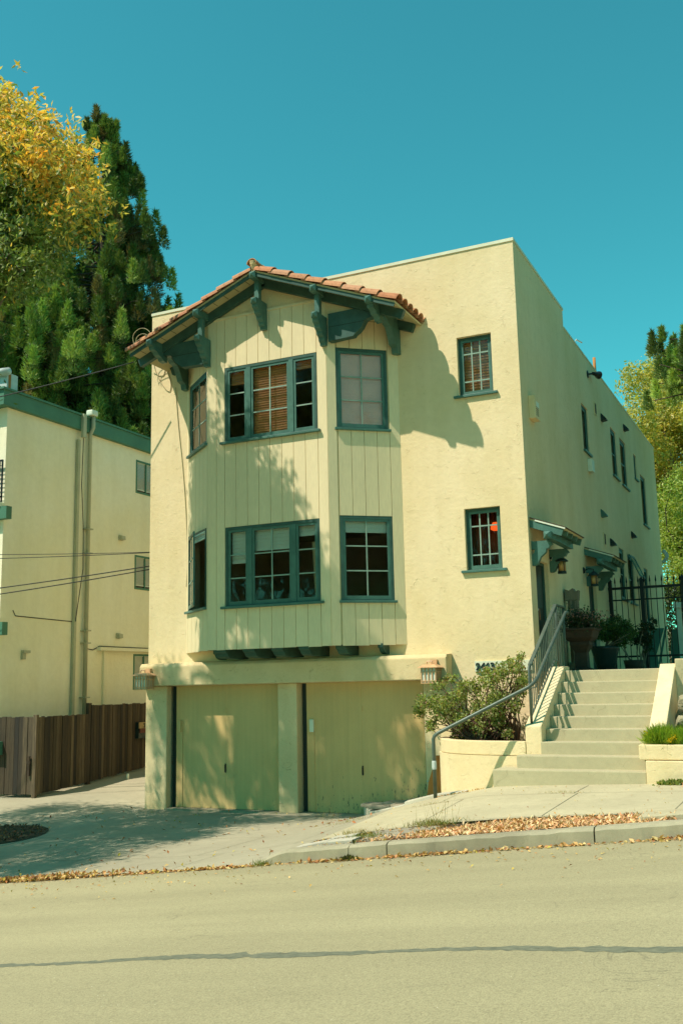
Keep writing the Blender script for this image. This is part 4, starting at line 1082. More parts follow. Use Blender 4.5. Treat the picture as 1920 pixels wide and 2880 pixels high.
m = MB(); m.prism(F, [(.16, .30), (-.10, .30), (-1.66, -.50), (-1.66, -.515), (-.10, .282), (.16, .282)], .320, .345); m.build("bottom_rail", M['rail'], BR)
for i in range(17):
    y = -1.57 + i * .105
    MB().tube([(.333, y, (cheek_z(y) + .085) if y < -.1 else .29), (.333, y, rail_z(y) - .028)], .0085, 6).build("baluster", M['rail'], BR)
for i in range(4):
    y = .27 + i * .12; MB().tube([(.333, y, .16), (.333, y, rail_z(.17) - .028)], .0085, 6).build("baluster", M['rail'], BR)

# ================================================================ yard past the stairs
# pedestal urn
U = empty("pedestal_planter", (.42, 1.6, .13), "brown pedestal planter with pink flowers on the landing by the house wall", "planter")
def sqring(prof, cx, cy):
    m = MB(); P = []
    for hx, z in prof: P += [(cx - hx, cy - hx, z), (cx + hx, cy - hx, z), (cx + hx, cy + hx, z), (cx - hx, cy + hx, z)]
    n = len(prof); fs = [(i * 4 + k, i * 4 + (k + 1) % 4, i * 4 + 4 + (k + 1) % 4, i * 4 + 4 + k) for i in range(n - 1) for k in range(4)] + [(3, 2, 1, 0), tuple(4 * (n - 1) + k for k in range(4))]
    return m.add(P, fs)
sqring([(.17, .13), (.17, .17), (.11, .19), (.10, .45), (.17, .58), (.17, .64)], .42, 1.6).build("pedestal", M['terra'], U, bevel=.008)
sqring([(.18, .641), (.24, .70), (.27, .82), (.29, .83), (.29, .87), (.26, .87), (.26, .84)], .42, 1.6).build("bowl", M['terra'], U, bevel=.008)
n = 2600; pts = np.array([.44, 1.6, .98]) + rng.normal(size=(n, 3)) * np.array([.16, .14, .10])
leaves("foliage", pts, .045, palette(n, [(.035, .055, .02), (.06, .09, .03), (.09, .06, .05)], [5, 3, 2]), M['leaf'], U, aspect=.5)
n = 260; pts = np.array([.46, 1.55, 1.06]) + rng.normal(size=(n, 3)) * np.array([.19, .12, .07])
leaves("flowers", pts, .035, palette(n, [(.42, .20, .20), (.5, .28, .27)], [1, 1]), M['leaf'], U, aspect=.9)
# broken column
m = MB(); cx_, cy_ = .16, 2.35
m.box(cx_ - .12, cx_ + .12, cy_ - .1, cy_ + .1, .13, .3); m.box(cx_ - .09, cx_ + .09, cy_ - .08, cy_ + .08, .3, 1.42)
m.prism(FRONT, [(cx_ - .13, 1.42), (cx_ + .10, 1.42), (cx_ + .12, 1.60), (cx_ + .06, 1.57), (cx_ + .02, 1.64), (cx_ - .05, 1.60), (cx_ - .13, 1.63)], -cy_ - .09, -cy_ + .1)
m.tube([(cx_ - .03, cy_ - .095, .3), (cx_ - .02, cy_ - .10, .9), (cx_ - .03, cy_ - .095, 1.42)], [.02, .03, .02], 6); m.tube([(cx_ + .04, cy_ - .095, .3), (cx_ + .04, cy_ - .10, 1.0), (cx_ + .05, cy_ - .095, 1.42)], [.015, .025, .015], 6)
tag(m.build("carved_post", M['bark_pale'], bevel=.01), "weathered carved wooden post standing behind the pedestal planter", "post")
m = MB(); m.tube([(.13, 1.25, .13), (.13, 1.25, .72)], .012, 6); tag(m.build("garden_stake", M['grey_pipe']), "thin pale stake against the wall before the pedestal planter", "stake")
# potted shrub
S = empty("potted_shrub", (.48, 3.4, .13), "bushy green shrub in a dark glazed pot right of the pedestal planter", "shrub")
MB().lathe([(.0, .13), (.15, .13), (.20, .3), (.26, .55), (.27, .60), (.24, .60), (.0, .56)], .48, 3.4, 20).build("pot", M['pot'], S, smooth=True)
n = 7500; C = np.array([[.55, 3.4, .86]]) + rng.normal(size=(40, 3)) * np.array([.24, .2, .13]); pts, k = blob_points(C, np.full(40, .12), n, .3)
leaves("foliage", pts, .04, palette(n, [(.04, .09, .02), (.06, .13, .02), (.03, .05, .015)], [4, 3, 2]), M['leaf'], S, aspect=.5)
t = MB(); 
for i in range(9): limb(t, (.48, 3.4, .56), C[i], .014, .005)
t.build("stems", M['bark_pale'], S)
S2 = empty("dark_leafed_plant", (1.0, 4.8, .13), "dark broad-leafed plant growing in front of the iron gate", "plant")
n = 700; C = np.array([[.95, 4.8, .95]]) + rng.normal(size=(14, 3)) * np.array([.2, .15, .22]); pts, k = blob_points(C, np.full(14, .12), n, .3)
leaves("foliage", pts, .08, palette(n, [(.022, .035, .014), (.03, .05, .02)], [1, 1]), M['leaf'], S2, aspect=.5)
t = MB(); 
for i in range(8): limb(t, (1.0 - .1 * (i % 3), 4.8, .13), C[i], .02, .006)
t.build("stems", M['bark_pale'], S2)
MB().lathe([(0, .13), (.16, .13), (.19, .34), (.17, .34), (0, .3)], .95, 4.3, 16)
m = MB(); m.lathe([(0, .133), (.15, .133), (.19, .34), (.17, .34), (0, .3)], .86, 4.2, 16); tag(m.build("clay_pot", M['terra'], smooth=True), "low brown clay pot on the landing before the gate", "pot")
# iron gate fence
IG = empty("iron_gate", (.9, 6.6, .13), "tall black iron gate and fence closing the side yard", "gate")
m = MB()
for z0, z1 in ((1.93, 1.985), (1.68, 1.71), (.44, .48)): m.box(.03, 3.2, 6.58, 6.61, z0, z1)
m.build("rail", M['blackpaint'], IG)
for x in (.08, .76, 1.62, 2.5):
    m = MB(); m.box(x - .04, x + .04, 6.56, 6.63, .13, 2.12); m.pyramid(frame((x, 6.595, 2.12), (1, 0, 0), (0, 1, 0), (0, 0, 1)), 0, 0, .05, .001, .08); m.build("gate_post", M['blackpaint'], IG)
for i in range(22):
    x = .19 + i * .125
    if min(abs(x - q) for q in (.08, .76, 1.62, 2.5)) < .05: continue
    m = MB(); m.tube([(x, 6.595, .2), (x, 6.595, 2.12)], .009, 6); m.tube([(x, 6.595, 2.06), (x, 6.595, 2.10), (x, 6.595, 2.15), (x, 6.595, 2.22)], [.009, .02, .014, .002], 6); m.build("spear_bar", M['blackpaint'], IG)
# teal stair stringers / panels behind the gate
for k, (x, lb) in enumerate(((.62, "teal slanted panel behind the left leaf of the iron gate"), (1.05, "teal slanted panel farther right behind the iron gate"))):
    m = MB(); y = 8.2 + k; m.prism(FRONT, [(x - .12, .50), (x + .12, .50), (x + .34, 1.12), (x - .05, 1.12)], -y, -y + .05); m.prism(FRONT, [(x + .16, .3), (x + .21, .3), (x + .42, 1.16), (x + .37, 1.16)], -y + .051, -y + .09)
    m.box(x - .1, x + .15, y - .03, y + .02, .13, .49); tag(m.build("slanted_panel", M['teal'], bevel=.004), lb, "panel")
m = MB(); m.box(1.15, 1.36, 8.6, 8.8, 1.60, 1.73); m.box(1.2, 1.31, 8.65, 8.75, .13, 1.599); tag(m.build("plant_stand", M['white'], bevel=.006), "white box planter on a slim stand beyond the iron gate", "planter")
m = MB(); pts = [(at(1862 + 12 * math.sin(t * PI), 1548 + 34 * t, 1, 14)) for t in np.linspace(0, 1, 8)]; m.tube(pts, .05, 8)
tag(m.build("curved_pipe", M['metal_white'], smooth=True), "pale curved pipe at the rear corner of the house", "pipe")
m = MB(); m.prism(FRONT, [(1.4, .13), (1.9, .13), (1.85, .9), (1.7, 1.25), (1.45, 1.3)], -10.2, -9.9); tag(m.build("garden_boulder", M['rock'], bevel=.05), "grey boulder in the side yard beyond the gate", "rock")
# rear fence of yard (dark hedge closes the view)
def hedge(name, c, s, n, cols, w, label, size=.07):
    pts = np.array(c) + rng.uniform(-1, 1, (n, 3)) * np.array(s)
    o = leaves(name, pts, size, palette(n, cols, w), M['leaf'], None, (c[0], c[1], c[2] - s[2]), aspect=.5); return tag(o, label, "hedge")

# ================================================================ neighbour building
NB = empty("neighbour_building", (-14.5, 4, -2.4), "pale flat-roofed apartment building with green fascia behind the wooden fence", "building")
NX = -12.0; NY0 = .62; NY1 = 13.0; NT_ = 6.37
nw = [(5.42, 6.30, 5.20, 6.07), (5.42, 6.30, 2.61, 3.48), (5.42, 6.30, -.01, .87)]
FN = frame((NX, 0, 0), (0, 1, 0), (0, 0, 1), (1, 0, 0))
m = MB(); slab_holes(m, FN, NY0, NY1, -2.8, NT_, nw, .2); m.box(-20, NX - .2, NY1 - .2, NY1, -2.8, NT_)
m.box(-12.19, -12.0, NY0 + .0, NY0 - .18, -2.8, NT_) if False else None
m.box(-20, -12.55, NY0 + 1.2, NY0 + 1.4, -2.8, NT_); m.box(-12.75, NX - .2, NY0 + .02, NY0 + .2, -2.8, NT_)
m.box(-20, -19.8, NY0, NY1, -2.8, NT_)
nwl = m.build("wall", M['neigh'], NB)
m = MB(); m.box(-20, NX + .12, NY0 - .25, NY1, NT_ + .001, NT_ + .35); m.box(-20, NX + .16, NY0 - .30, NY1 + .03, NT_ + .352, NT_ + .40); nro = m.build("roof_fascia", M['fascia'], NB)
m = MB(); m.box(-12.9, -12.42, 1.0, 1.35, NT_ + .40, NT_ + 1.0); ch = m.build("roof_vent_stack", M['metal_white'], NB)
m = MB(); m.tube([(-13.0, .95, NT_ + 1.04), (-12.32, .95, NT_ + 1.0)], .09, 14); m.build("vent_hood", M['metal_white'], ch, smooth=True)
m = MB(); m.box(-12.419, -12.415, 1.05, 1.13, NT_ + .42, NT_ + .98); m.build("rust_streak", M['rust'], ch)
for h in nw:
    a0, a1, b0, b1 = h; f = MB(); c = .012; cs_ = .028
    f.fbox(FN, a0 - .02, a0 + cs_, b0 - .02, b1 + .02, -.06, c); f.fbox(FN, a1 - cs_, a1 + .02, b0 - .02, b1 + .02, -.06, c); f.fbox(FN, a0 + cs_, a1 - cs_, b1 - cs_, b1 + .02, -.06, c); f.fbox(FN, a0 + cs_, a1 - cs_, b0 - .02, b0 + cs_, -.06, c)
    f.fbox(FN, (a0 + a1) / 2 - .02, (a0 + a1) / 2 + .02, b0 + cs_, b1 - cs_, -.05, 0)
    w = f.build("window", M['fascia'], NB); p = MB(); p.add([FN(a0, b0, -.03), FN(a1, b0, -.03), FN(a1, b1, -.03), FN(a0, b1, -.03)], [(0, 1, 2, 3)]); p.build("pane", M['glass'], w)
    blind(w, FN, a0 + .05, a1 - .05, b1 - .05, b0 + .1, -.045, M['milk'], .04)
m = MB(); m.box(-19, NX - .25, 3, 3.1, -2, 6.2); m.build("inner_wall", M['room'], NB)
# downpipes
m = MB(); m.box(NX + .02, NX + .09, 2.96, 3.04, -2.2, NT_ - .25); m.box(NX + .122, NX + .2, 3.0, 3.12, NT_ - .2, NT_ + .40); dp = m.build("downpipe", M['grey_pipe'], NB)
m = MB(); m.tube([(NX + .10, 3.38, -2.2), (NX + .10, 3.38, NT_ - .05), (NX + .19, 3.38, NT_ + .12), (NX + .19, 3.38, NT_ + .42)], .052, 12); dp2 = m.build("downpipe", M['grey_pipe'], NB, smooth=True)
m = MB()
for z in (-.2, 1.4, 1.1, 3.9, 3.3): m.box(NX + .0, NX + .19, 3.29, 3.47, z, z + .03)
m.build("pipe_clamp", M['grey_pipe'], dp2)
m = MB(); m.box(NX + .08, NX + .28, 3.22, 3.46, NT_ + .41, NT_ + .56); m.build("gutter_outlet", M['white'], NB, bevel=.04)
m = MB(); m.tube([(NX + .11, 3.12, 6.3), (NX + .115, 3.08, 5.0), (NX + .115, 3.18, 3.9), (NX + .115, 3.2, 2.9), (NX + .115, 3.02, 1.9), (NX + .11, 2.98, 1.62)], .010, 5)
m.tube([(NX + .01, 1.0, 1.78), (NX + .012, 1.08, 1.66), (NX + .012, 3.0, 1.62)], .010, 5); m.tube([(NX + .012, 3.45, 1.0), (NX + .02, 3.75, .96), (NX + .02, 4.0, 1.06), (NX + .02, 6.0, 1.05)], .010, 5)
m.build("wall_cable", M['cable'], NB)
for (y, z) in ((4.70, 3.82), (4.66, 1.28)): m = MB(); m.prism(frame((NX, y, z), (1, 0, 0), (0, 0, 1), (0, 1, 0)), [(.002, .13), (.12, .10), (.13, .0), (.002, -.01)], 0, .14); m.build("vent_hood", M['grey_pipe'], NB)
m = MB(); m.box(NX, NX + .10, 1.30, 1.50, .84, .90); m.box(NX, NX + .06, 1.30, 1.40, .70, .839); m.build("wall_lamp", M['grey_pipe'], NB)
m = MB(); m.box(NX + .0, NX + .14, 3.9, 7.0, .95, 1.03); m.box(NX + .001, NX + .06, 4.14, 4.26, -2.2, .949); m.build("ledge_gutter", M['neigh'], NB)
# balconies (front left)
for z in (3.77, 1.21, -1.33):
    m = MB(); m.box(-16, -11.76, .45, .615, z, z + .28); b = m.build("balcony", M['fascia'], NB)
    m = MB(); m.box(-16, -11.95, .42, .615, z + .281, z + .38); m.build("balcony_deck", M['neigh'], b)
    if z > 3:
        m = MB(); m.box(-16, -11.97, .50, .53, z + 1.32, z + 1.36); m.box(-12.0, -11.97, .50, .53, z + .39, z + 1.32); m.box(-16, -11.97, .50, .53, z + .5, z + .53)
        for i in range(20): m.box(-12.06 - i * .11, -12.05 - i * .11, .505, .525, z + .53, z + 1.32)
        for i in range(7): m.box(-16, -12.0, .508, .522, z + .62 + i * .1, z + .63 + i * .1)
        m.build("balcony_railing", M['blackpaint'], b)
# ================================================================ wooden fence + gate
FE = empty("wooden_fence", (-10.85, 2.6, -2.2), "tall brown board fence running back along the driveway", "fence")
def boards(F, a0, a1, zb, zt, w, dark=1.0):
    m = MB(); a = a0
    while a < a1 - .01:
        b = min(a + w * random.uniform(.94, 1.06), a1); c = np.array(random.choice([(.046, .032, .015), (.062, .042, .019), (.034, .024, .012), (.095, .068, .036), (.026, .02, .012)])) * random.uniform(.75, 1.25) * dark
        o = random.uniform(-.008, .008); m.fbox(F, a + .003, b - .003, zb((a + b) / 2) + random.uniform(0, .02), zt((a + b) / 2) + random.uniform(-.012, .012), -.02 + o, o, tuple(c)); a = b
    return m
FF = frame((-10.85, 0, 0), (0, 1, 0), (0, 0, 1), (1, 0, 0))
gz = lambda y: G(-10.85, y) + .03
boards(FF, .66, 2.36, gz, lambda y: -.545, .095).build("board_panel", M['fence'], FE)
boards(FF, 2.37, 6.5, gz, lambda y: -.35, .095).build("board_panel", M['fence'], FE)
m = MB(); m.box(-10.93, -10.84, .585, .655, -2.3, -.50, (.12, .085, .045)); m.build("fence_post", M['fence'], FE); m = MB(); m.box(-10.96, -10.875, 2.3, 2.4, -2.3, -.30, (.06, .04, .02)); m.build("fence_post", M['fence'], FE)
FGt = frame((0, .6, 0), (1, 0, 0), (0, 0, 1), (0, -1, 0))
GT = empty("wooden_gate", (-11.4, .6, -2.2), "weathered board gate between the neighbouring building and the fence corner", "gate")
boards(FGt, -11.93, -10.94, lambda x: -2.15, lambda x: -.54, .12, 1.05).build("board_panel", M['fence'], GT)
m = MB(); m.box(-11.03, -10.97, .545, .578, -1.75, -1.35); m.box(-11.06, -10.95, .55, .57, -1.5, -1.45); m.build("gate_latch", M['terra'], GT)
# mailbox with 2459
MBX = empty("mailbox", (-10.80, 4.3, -1.18), "wooden mailbox with dark slot numbered 2459 on the fence", "mailbox")
m = MB(); m.box(-10.84, -10.74, 3.98, 4.75, -1.18, -.80); m.build("box", M['pot'], MBX)
m = MB(); m.box(-10.739, -10.72, 3.97, 4.76, -.945, -.80, (.34, .24, .11)); m.build("number_plate", M['fence'], MBX)
m = MB(); m.box(-10.739, -10.715, 4.0, 4.76, -1.05, -.95, (.12, .04, .02)); m.build("flap", M['fence'], MBX)
FMx = frame((-10.72, 0, 0), (0, 1, 0), (0, 0, 1), (1, 0, 0))
text_mesh("2459", .14, FMx, 4.14, -.925, .004, M['door'], "numerals", MBX, .003, .004, 1.0)
for i, y in enumerate((3.0, 4.45)):
    m = MB(); m.lathe([(0, G(-10.3, y) - .02), (.035, G(-10.3, y) - .02), (.035, G(-10.3, y) + .10), (.02, G(-10.3, y) + .12), (0, G(-10.3, y) + .12)], -10.3, y, 10)
    tag(m.build("pipe_stub", M['white'], smooth=True), ("white pipe stub on the ground at the step of the fence" if i == 0 else "white pipe stub at the foot of the fence below the mailbox"), "pipe")

# ================================================================ trees
# autumn tree on the left kerb
def keepA(p): 
    if p[2] > 8.3 and p[0] < -9.5: return False
    if p[0] > -4.9: return False
    return True
def autumn(pts, pal, k):
    g = palette(len(pts), [(.15, .22, .05), (.20, .28, .08), (.10, .14, .035), (.32, .38, .18)], [4, 3, 2, 1.4])
    y = palette(len(pts), [(.74, .52, .10), (.66, .50, .12), (.70, .36, .06), (.5, .46, .13), (.75, .40, .07)], [4, 4, 1.8, 3, 1])
    t = (pts[:, 2] - 8.2) * .32 + (pts[:, 0] + 6.9) * .36 + .28 * np.sin(pts[:, 0] * 2.1 + pts[:, 2] * 1.7) + rng.normal(0, .28, len(pts))
    f = np.clip(t * 1.25 + .26, 0, 1)[:, None]
    pick = rng.random(len(pts))[:, None] < f
    return np.where(pick, y, g)
AT = empty("autumn_tree", (-9.3, -4.2, G(-9.3, -4.2)), "tall street tree turning from green to yellow and orange at the left edge", "tree")
C = []
def to_px(q):
    v = ROT.T @ (np.array(q) - CAM); return 960 + 2800 * v[0] / -v[2], 1440 - 2800 * v[1] / -v[2]
def in_sil(q):
    px_, py_ = to_px(q); lim = float(np.interp(py_, [215, 245, 320, 380, 450, 520, 620, 680, 780, 820, 880, 1000], [-10, 20, 45, 150, 230, 262, 248, 210, 115, 45, -60, -110]))
    return px_ < lim and (py_ > 260 or px_ < -80)
SV = np.array([-.41, -.55, 1.0])
def drop(xr, zr, yp, num, yr=(-6.6, -3.0), zmax=11.6, tri=None):
    n_ = 0; tries = 0
    while n_ < num and tries < 20000:
        tries += 1; P_ = np.array([rng.uniform(*xr), yp, rng.uniform(*zr)])
        if tri and not tri(P_): continue
        q = P_ + SV * ((yp - rng.uniform(*yr)) / .55)
        if q[2] < (zmax if to_px(q)[0] > -20 else 9.0) and in_sil(q): C.append(q); n_ += 1
drop((-5.75, -4.7), (2.7, 3.8), -.87, 19); drop((-4.6, -3.5), (2.4, 3.2), -.87, 7)
drop((-5.8, -3.4), (.8, 2.4), -.87, 12); drop((-7.2, -4.4), (-2.2, -.4), 0, 13); drop((-4.2, -2.5), (-2.2, -1.1), 0, 12)
while len(C) < 160:      # the rest of the crown that the picture shows
    q = np.array([rng.uniform(-10.0, -4.6), rng.uniform(-6.0, -2.9), rng.uniform(5.2, 11.6)])
    e = ((q[0] + 7.9) / 3.3) ** 2 + ((q[1] + 4.5) / 1.9) ** 2 + ((q[2] - 8.2) / 3.4) ** 2
    t_ = (-q[1]) / .55; sx, sz = q[0] + .41 * t_, q[2] - t_
    if (sx < -6.1 and sz > .3) or sz > 3.4 or (sz > -.4 and rng.random() < .55): continue
    if -7.5 < sx < -1.6 and sz <= -.4 and rng.random() < .72: continue
    px_, py_ = to_px(q)
    if e < 1 and px_ > -60 and in_sil(q): C.append(q)
C = np.array(C); rad = rng.uniform(.22, .42, len(C)); k = rng.integers(0, len(C), 4600)      # twigs, each carrying a spray of leaves
tw = C[k] + rng.normal(size=(4600, 3)) * rad[k][:, None] * np.array([.56, .56, .66])
td = nrm(np.array([.3, -.2, -.2])) + rng.normal(size=(4600, 3)) * .8; td /= np.linalg.norm(td, axis=1)[:, None]
pts = np.repeat(tw, 10, 0) + np.repeat(td, 10, 0) * np.tile(np.linspace(-.13, .13, 10), 4600)[:, None] + rng.normal(size=(46000, 3)) * .028
k = np.repeat(k, 10)
leaves("crown", pts, .115, autumn(pts, None, k), M['leaf'], AT, aspect=.38, up=((.1, -.05, -.5), 1.0))
t = MB(); limb(t, (-9.3, -4.2, G(-9.3, -4.2) - .1), (-9.0, -4.2, 3.2), .2, .15, .03); limb(t, (-9.0, -4.2, 3.2), (-8.3, -4.2, 6.8), .13, .08)
for i in range(0, 60, 2):
    a = np.array([-8.7, -4.2, 4.8 + (i % 9) * .3]); mid = a + (C[i] - a) * .5; limb(t, a, mid, .05, .025); limb(t, mid, C[i], .025, .008)
t.build("trunk", M['bark_pale'], AT, smooth=True)
# second street tree, out of frame to the left, whose shade falls over the driveway
OT = empty("shade_tree", (-13.5, -9.5, -3.1), "leafy green street tree left of the driveway shading the concrete", "tree")
C = []; tries = 0
while len(C) < 185 and tries < 90000:
    tries += 1
    P_ = np.array([rng.uniform(-9.8, -3.6), rng.uniform(-5.9, -.3), -2.2])
    if P_[0] > -3.8 - (-.3 - P_[1]) * .27: continue
    q = P_ + SV * rng.uniform(5.2, 9.8)
    if to_px(q)[0] < -110: C.append(q)
C = np.array(C); rad = rng.uniform(.3, .55, len(C)); k = rng.integers(0, len(C), 56000); pts = C[k] + rng.normal(size=(56000, 3)) * rad[k][:, None] * .62
leaves("crown", pts, .12, palette(len(pts), [(.10, .15, .035), (.14, .18, .05), (.3, .26, .06)], [4, 3, 1]), M['leaf'], OT, aspect=.38, up=((.1, -.05, -.5), 1.0))
t = MB(); limb(t, (-13.5, -9.5, -3.2), (-12.2, -8.6, 3.0), .22, .15, .03)
for i in range(0, len(C), 3): limb(t, (-12.2, -8.6, 3.0), C[i], .06, .01)
t.build("trunk", M['bark_pale'], OT, smooth=True)

# redwoods behind the neighbour
def redwood(name, base, top, rmax, label, nb=230, dens=330, cols=None, rfun=None, start=.2, trunk_r=.45, size=.24, side=None, yell=0.0, ts=1.0):
    root = empty(name, base, label, "tree"); bx, by, bz = base; H = top - bz
    t = MB(); t.tube([(bx, by, bz), (bx, by, bz + H * .5), (bx, by, top - .4)], [trunk_r, trunk_r * .6, .03], 9)
    P = []; Cc = []; D = []
    for i in range(nb):
        f = start + (1 - start) * (i + rng.random()) / nb; z = bz + H * f; L = rmax * (rfun(f) if rfun else (1 - f) ** .75) * rng.choice([rng.uniform(.45, .8), rng.uniform(.8, 1.2)], p=[.35, .65]) + .25
        az = rng.uniform(0, 2 * PI) if side is None else rng.normal(side, .5)
        d = np.array([math.cos(az), math.sin(az), rng.uniform(-.18, .12)]); tip = np.array([bx, by, z]) + d * L
        if L > .6: limb(t, (bx, by, z), tip + np.array([0, 0, .1]), .055 * min(1, L / 2), .012, .05, 4)
        nt2 = max(1, int(L / .55))
        for q in range(nt2):
            s = 1 - q * .75 / max(1, nt2); c = np.array([bx, by, z]) + d * L * s + rng.normal(size=3) * .12
            hgt = ts * rng.uniform(.7, 1.35) * (.55 + .45 * min(1, L / 2)); wd = hgt * .26
            m_ = int(dens * (.7 if q else 1))
            u = rng.random(m_); r = wd * (1 - u) ** .8 * np.sqrt(rng.random(m_)); a = rng.uniform(0, 2 * PI, m_)
            pp = np.stack([c[0] + r * np.cos(a), c[1] + r * np.sin(a), c[2] - hgt * .35 + u * hgt], 1); P.append(pp)
            dd = np.stack([np.cos(a) * .8 + d[0] * .4, np.sin(a) * .8 + d[1] * .4, np.full(m_, .75)], 1); D.append(dd)
            base_c = np.array([[.075, .115, .028], [.12, .18, .035], [.20, .26, .055], [.15, .13, .05]])[rng.choice(4, p=[.3, .33, .22 + .1 * yell, .15 - .1 * yell])] * (1 + .5 * yell) * rng.uniform(.7, 1.45)
            Cc.append(np.tile(base_c, (m_, 1)) * rng.uniform(.75, 1.3, (m_, 1)))
    P = np.concatenate(P); D = np.concatenate(D); Cc = np.concatenate(Cc)
    n = len(P); e = rng.normal(size=(n, 3)); D = D + rng.normal(size=(n, 3)) * .35; D /= np.linalg.norm(D, axis=1)[:, None]
    e -= D * (e * D).sum(1)[:, None]; e /= np.linalg.norm(e, axis=1)[:, None]; L = (size * rng.uniform(.6, 1.3, n))[:, None]; w = L * .12
    V = np.stack([P - e * w, P + e * w, P + D * L], 1).reshape(-1, 3) - np.array(base)
    me = bpy.data.meshes.new("crown"); me.vertices.add(len(V)); me.vertices.foreach_set("co", V.ravel()); me.loops.add(3 * n); me.loops.foreach_set("vertex_index", np.arange(3 * n, dtype=np.int32))
    me.polygons.add(n); me.polygons.foreach_set("loop_start", (np.arange(n) * 3).astype(np.int32)); me.update(calc_edges=True)
    ca = me.color_attributes.new("tint", 'FLOAT_COLOR', 'POINT'); C4 = np.ones((n, 3, 4)); C4[:, :, :3] = Cc[:, None, :]; ca.data.foreach_set("color", C4.ravel()); me.materials.append(M['needle'])
    o = bpy.data.objects.new("crown", me); COL.objects.link(o); o.parent = root; t.build("trunk", M['bark'], root, smooth=True)
    return root
redwood("redwood_tree", (-25.2, 20, -2.0), 27.6, 5.2, "tall dark green redwood with a pointed top behind the neighbouring building", 300, 430, rfun=lambda f: min(1.0, ((1 - f) / .5) ** .9), start=.38, size=.22)
redwood("conifer_tree", (-25.6, 16.5, -2.0), 17.6, 4.9, "lower, brighter green conifer in front of the redwood", 240, 430, rfun=lambda f: min(1.0, ((1 - f) / .35) ** .6), start=.42, size=.20, yell=1.0)
redwood("conifer_tree", (-31.5, 19, -2.0), 19.5, 5.0, "broad conifer at the left edge below the autumn tree", 150, 330, rfun=lambda f: min(1.0, ((1 - f) / .4) ** .6), start=.42, size=.24, yell=.2)
redwood("roadside_redwood", (3.45, 14.0, .2), 9.7, 2.45, "conifer at the right edge reaching its branches over the yard", 46, 420, rfun=lambda f: 1.0, start=.84, side=PI, size=.14, ts=.55, yell=1.0)
# broad-leaved trees behind the right side
broad_tree("oak_tree", (-.6, 31, -1), (-.7, 31, 10.2), 5.3, .98, 170, .8, 62000, .19, [(.54, .48, .10), (.42, .42, .09), (.28, .31, .07), (.58, .52, .18)], [4, 4, 2, 2], "yellow-green oak rising behind the rear of the house", "tree", .3, bark='bark_pale')
broad_tree("oak_tree", (3.2, 35, -1), (3.0, 35, 11.5), 5.2, 1.0, 100, .9, 26000, .17, [(.34, .34, .12), (.3, .3, .12), (.18, .2, .07)], [4, 3, 2], "grey-green oak at the right edge behind the yellow-green one", "tree", .3, bark='bark_pale')
broad_tree("laurel_tree", (.9, 25.5, -1), (.75, 25.5, 5.3), 3.2, 1.3, 170, .55, 60000, .14, [(.26, .34, .06), (.34, .42, .08), (.44, .50, .14)], [4, 4, 2], "bright green leafy tree beyond the iron gate at the right", "tree", .18)
broad_tree("laurel_tree", (3.1, 12.5, 0), (3.0, 12.8, 2.8), 1.6, 1.1, 60, .5, 18000, .10, [(.09, .17, .03), (.12, .2, .035)], [4, 4], "bright green leafy tree at the right frame edge past the gate", "tree", .15)
for k_, (x_, y_, lb_) in enumerate(((8.5, 3.5, "dense green garden tree right of the stairs, near the street"), (7.5, 10.5, "dense green garden tree right of the side yard"))):
    broad_tree("garden_tree", (x_, y_, .3), (x_, y_, 5.6), 3.6, 1.3, 90, 1.0, 9000, .42, [(.08, .13, .03), (.11, .17, .04)], [1, 1], lb_, "tree", .22)
hd_ = hedge("yard_hedge", (2.2, 22.0, 1.4), (3.2, .8, 1.9), 26000, [(.03, .05, .015), (.05, .08, .02), (.07, .10, .03)], [3, 2, 1], "dark hedge closing the side yard beyond the iron gate", .12)
# trees across the street, mirrored in the window panes
broad_tree("street_tree", (-27, -38, -4.4), (-27, -38, 11.5), 8.5, 1.1, 130, 1.7, 16000, .65, [(.08, .12, .03), (.11, .15, .04)], [1, 1], "leafy street tree across the road on the left side", "tree", .3)
broad_tree("street_tree", (-15, -38, -3.4), (-15, -38, 11.5), 8.5, 1.1, 130, 1.7, 16000, .65, [(.08, .12, .03), (.11, .15, .04)], [1, 1], "leafy street tree across the road behind the viewer", "tree", .3)
broad_tree("street_tree", (-3, -38, -2.4), (-3, -38, 11.5), 8.5, 1.1, 130, 1.7, 16000, .65, [(.08, .12, .03), (.11, .15, .04)], [1, 1], "leafy street tree across the road on the right side", "tree", .3)

broad_tree("street_tree", (26, -19, .5), (26, -19, 7.5), 7.0, 1.1, 110, 1.5, 12000, .6, [(.08, .12, .03), (.11, .15, .04)], [1, 1], "leafy tree far along the road to the right of the viewer", "tree", .3)
# ================================================================ front bush
FBu = empty("front_bush", (-.5, -.9, -.95), "twiggy green shrub spilling over the curved planter and hiding the number board", "shrub")
C = []
outline = [((1378, 1884), .13), ((1398, 1880), .16), ((1432, 1872), .2), ((1385, 1900), .2), ((1175, 2000), .25), ((1200, 1975), .25), ((1230, 1930), .2), ((1262, 1905), .12), ((1290, 1960), .3), ((1330, 1935), .3), ((1370, 1915), .28), ((1415, 1900), .28), ((1452, 1880), .22), ((1470, 1850), .14), ((1400, 1960), .35), ((1450, 1940), .3), ((1340, 2000), .35), ((1290, 2020), .3), ((1240, 2010), .28), ((1210, 2035), .2), ((1400, 2020), .3), ((1450, 1985), .22), ((1350, 2050), .3), ((1290, 2065), .22), ((1470, 1915), .2), ((1300, 1925), .15), ((1385, 1990), .3), ((1260, 1985), .3), ((1420, 2060), .2), ((1225, 1975), .25)]
for (p, r) in outline:
    for q in range(3):
        yv = rng.uniform(-1.25, -.45); c = at(p[0] + rng.normal(0, 7), p[1] + rng.normal(0, 7), 1, yv); C.append((*c, r * .55))
C = np.array(C); pts, k = blob_points(C[:, :3], C[:, 3], 10500, .2)
